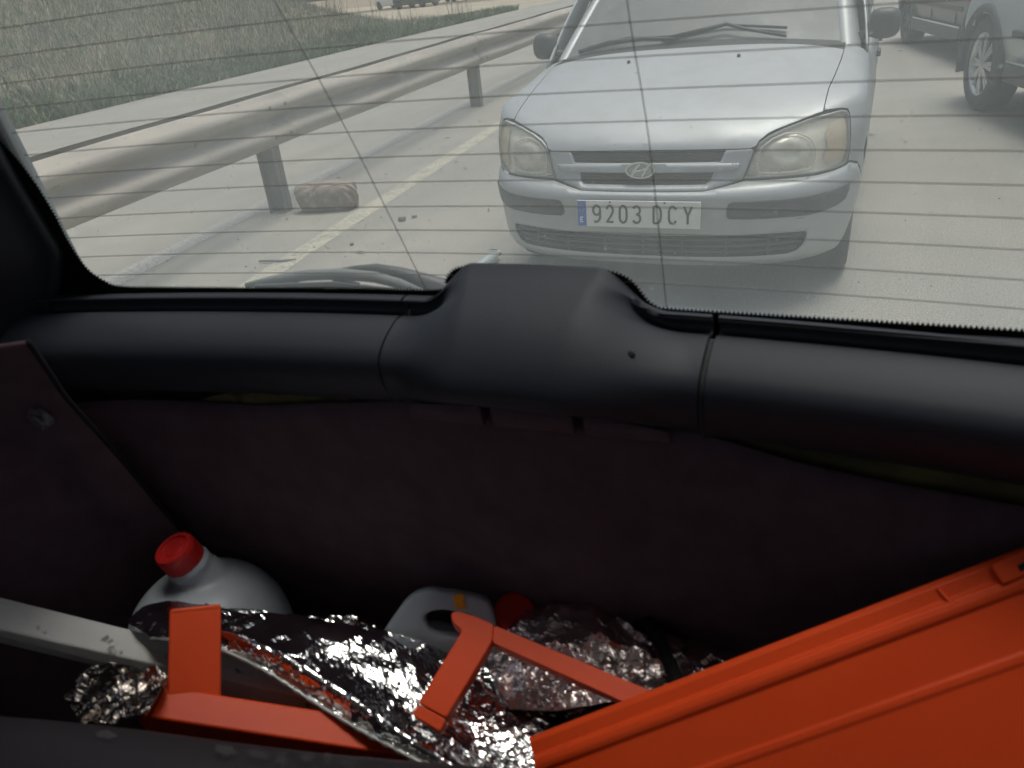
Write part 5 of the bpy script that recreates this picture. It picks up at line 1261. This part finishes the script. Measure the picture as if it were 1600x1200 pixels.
# near corner: the end of the wall turns in
o = obj('end_return', mesh('end_return', [e1*-.006+e2*.002, e1*-.006+e2*.30, e1*-.006+e2*.30-e3*.03, e1*-.006+e2*.002-e3*.02], [(0, 1, 2, 3)], False), cr, MT['orange']); solid(o, .0028, 0)
def bar3(name, p0, p1, facing, w, h, parent, org, taper=None, bevel=.002):
    p0, p1 = np.array(p0), np.array(p1); t = (p1-p0)/np.linalg.norm(p1-p0); n = np.array(facing, float); n -= t*(n@t); n /= np.linalg.norm(n); sd = np.cross(t, n)
    m = MB(); m.beam(p0-org, p1-org, sd, n, w, h); return m.build(name, MT['orange'], parent, bevel=bevel, seg=3)
tocam = CAM-np.array(at(735, 1040, .67))
_q0, _q1, _q2 = np.array(at(742, 968, .705)), np.array(at(668, 1130, .655)), np.array(at(1030, 1104, .650))
pn = np.cross(_q1-_q0, _q2-_q0); pn /= np.linalg.norm(pn); pn = pn if pn@(CAM-_q0) > 0 else -pn
def on_pl(px, py):
    d = FWD+RGT*(px-800)/FPX-UPV*(py-600)/FPX; return CAM+d*((pn@(_q0-CAM))/(pn@d))
def plate3(name, poly, front, back, h=40):
    Q = [on_pl(*p) for p in roundpoly(poly, 5, 3)]; n = len(Q); ctr_ = sum(Q)/n
    ux = on_pl(900, 1040)-_q0; ux /= np.linalg.norm(ux); uy = np.cross(pn, ux)
    P2 = [((q-_q0)@ux, (q-_q0)@uy) for q in Q]
    r = delaunay_2d_cdt([Vector(p) for p in P2], [(i, (i+1) % n) for i in range(n)], [], 1, 1e-6)
    Vp = [_q0+ux*v[0]+uy*v[1]-A for v in r[0]]; m_ = len(Vp)
    V = [v+pn*front for v in Vp]+[v-pn*back for v in Vp]
    F = [tuple(t) for t in r[2]]+[tuple(i+m_ for i in t[::-1]) for t in r[2]]+[(i, (i+1) % n, m_+(i+1) % n, m_+i) for i in range(n)]
    me = mesh(name, V, F, False); bm = bmesh.new(); bm.from_mesh(me); bmesh.ops.recalc_face_normals(bm, faces=bm.faces); bmesh.ops.dissolve_limit(bm, angle_limit=R(2), verts=bm.verts, edges=bm.edges); bm.to_mesh(me); bm.free()
    o = obj(name, me, cr, MT['orange']); b_ = o.modifiers.new('edges', 'BEVEL'); b_.width = .0022; b_.segments = 3; b_.limit_method = 'ANGLE'; b_.angle_limit = R(35)
    me.polygons.foreach_set('use_smooth', [True]*len(me.polygons)); autosmooth(me, 40); return o
plate3('corner_post', [(704, 957), (716, 954), (742, 962), (772, 975), (769, 1002), (697, 1122), (653, 1098), (722, 985), (706, 972)], 0, .020)
plate3('end_bar', [(772, 976), (1040, 1088), (1040, 1126), (769, 1003)], -.0012, .018)
plate3('post_foot', [(653, 1099), (697, 1123), (687, 1143), (643, 1117)], -.0014, .018)
tocam = CAM-_q0
# second orange piece: upright on a rail
fa = empty('orange_holder', tuple(at(305, 1120, .66)), 0, label='orange plastic frame with a square upright standing on its rail at the lower left', cat='frame'); fo = np.array(fa.location)
tc2 = CAM-np.array(at(305, 1040, .66))
bar3('upright', at(306, 953, .735), at(304, 1116, .697), tc2+np.array([.05, 0, .25]), .0450, .022, fa, fo)
bar3('upright_cap', at(306, 950, .736), at(306, 959, .734), tc2+np.array([.05, 0, .25]), .0440, .0235, fa, fo)
bar3('rail', at(246, 1112, .692), at(640, 1172, .715), UPV*1.0-FWD*.75, .030, .036, fa, fo)
bar3('rail_end', at(222, 1118, .692), at(262, 1112, .692), UPV*1.0-FWD*.75, .027, .032, fa, fo, bevel=.011)
# plastic bottle lying on the road next to the bumper
bpos = onroad = CAM+(FWD+RGT*(772-800)/FPX-UPV*(410-600)/FPX)*1.0
d_ = FWD+RGT*(764-800)/FPX-UPV*(408-600)/FPX; g0 = CAM+d_*(-(CAM[2]-.034)/d_[2]); d2 = FWD+RGT*(795-800)/FPX-UPV*(383-600)/FPX; g1 = CAM+d2*(-(CAM[2]-.034)/d2[2])
axb = Vector(g1-g0).normalized(); q = axb.to_track_quat('Z', 'Y').to_matrix().to_4x4()
bt = empty('plastic_bottle', (g0[0], g0[1], 0), 0, label='pale green empty plastic bottle lying on the road by the bumper corner', cat='bottle')
m = MB(); m.lathe([(.002, -.14), (.030, -.138), (.033, -.13), (.033, -.05), (.031, -.045), (.033, -.04), (.033, .02), (.030, .05), (.020, .085), (.013, .10), (.0125, .125)], 24, Matrix.Translation((0, 0, .034)) @ q); m.build('body', pbr('pale green plastic', (.48, .56, .54), .15, 0, spec=.6, coat=.5), bt, smooth=True)
m = MB(); m.lathe([(.015, .118), (.015, .134), (.001, .135)], 20, Matrix.Translation((0, 0, .034)) @ q); m.build('cap', pbr('pale cap', (.55, .6, .6), .4), bt, smooth=True)
# pale hem along the near edge of the long sunshade
hemp = catmull([at(236, 998, .757), at(300, 1004, .742), at(352, 1018, .740), at(418, 1050, .726), at(486, 1094, .712), at(556, 1137, .693), at(624, 1174, .674), at(690, 1210, .660), at(770, 1270, .638)], 10)
P = []
for i, p in enumerate(hemp):
    t = hemp[min(i+1, len(hemp)-1)]-hemp[max(i-1, 0)]; t /= np.linalg.norm(t); sd = np.cross(t, CAM-p); sd /= np.linalg.norm(sd); up_ = np.cross(sd, t)
    w_ = .0018+.0005*math.sin(i*1.9)+.0004*math.sin(i*4.1); P.append([p-sd*w_+up_*.0012-np.array(fs.location), p+sd*w_+up_*.0022-np.array(fs.location), p+sd*w_-np.array(fs.location), p-sd*w_-np.array(fs.location)])
V, F = grid(P, closed_v=True); obj('hem', mesh('hem', V, F), fs, MT['foil_edge'])
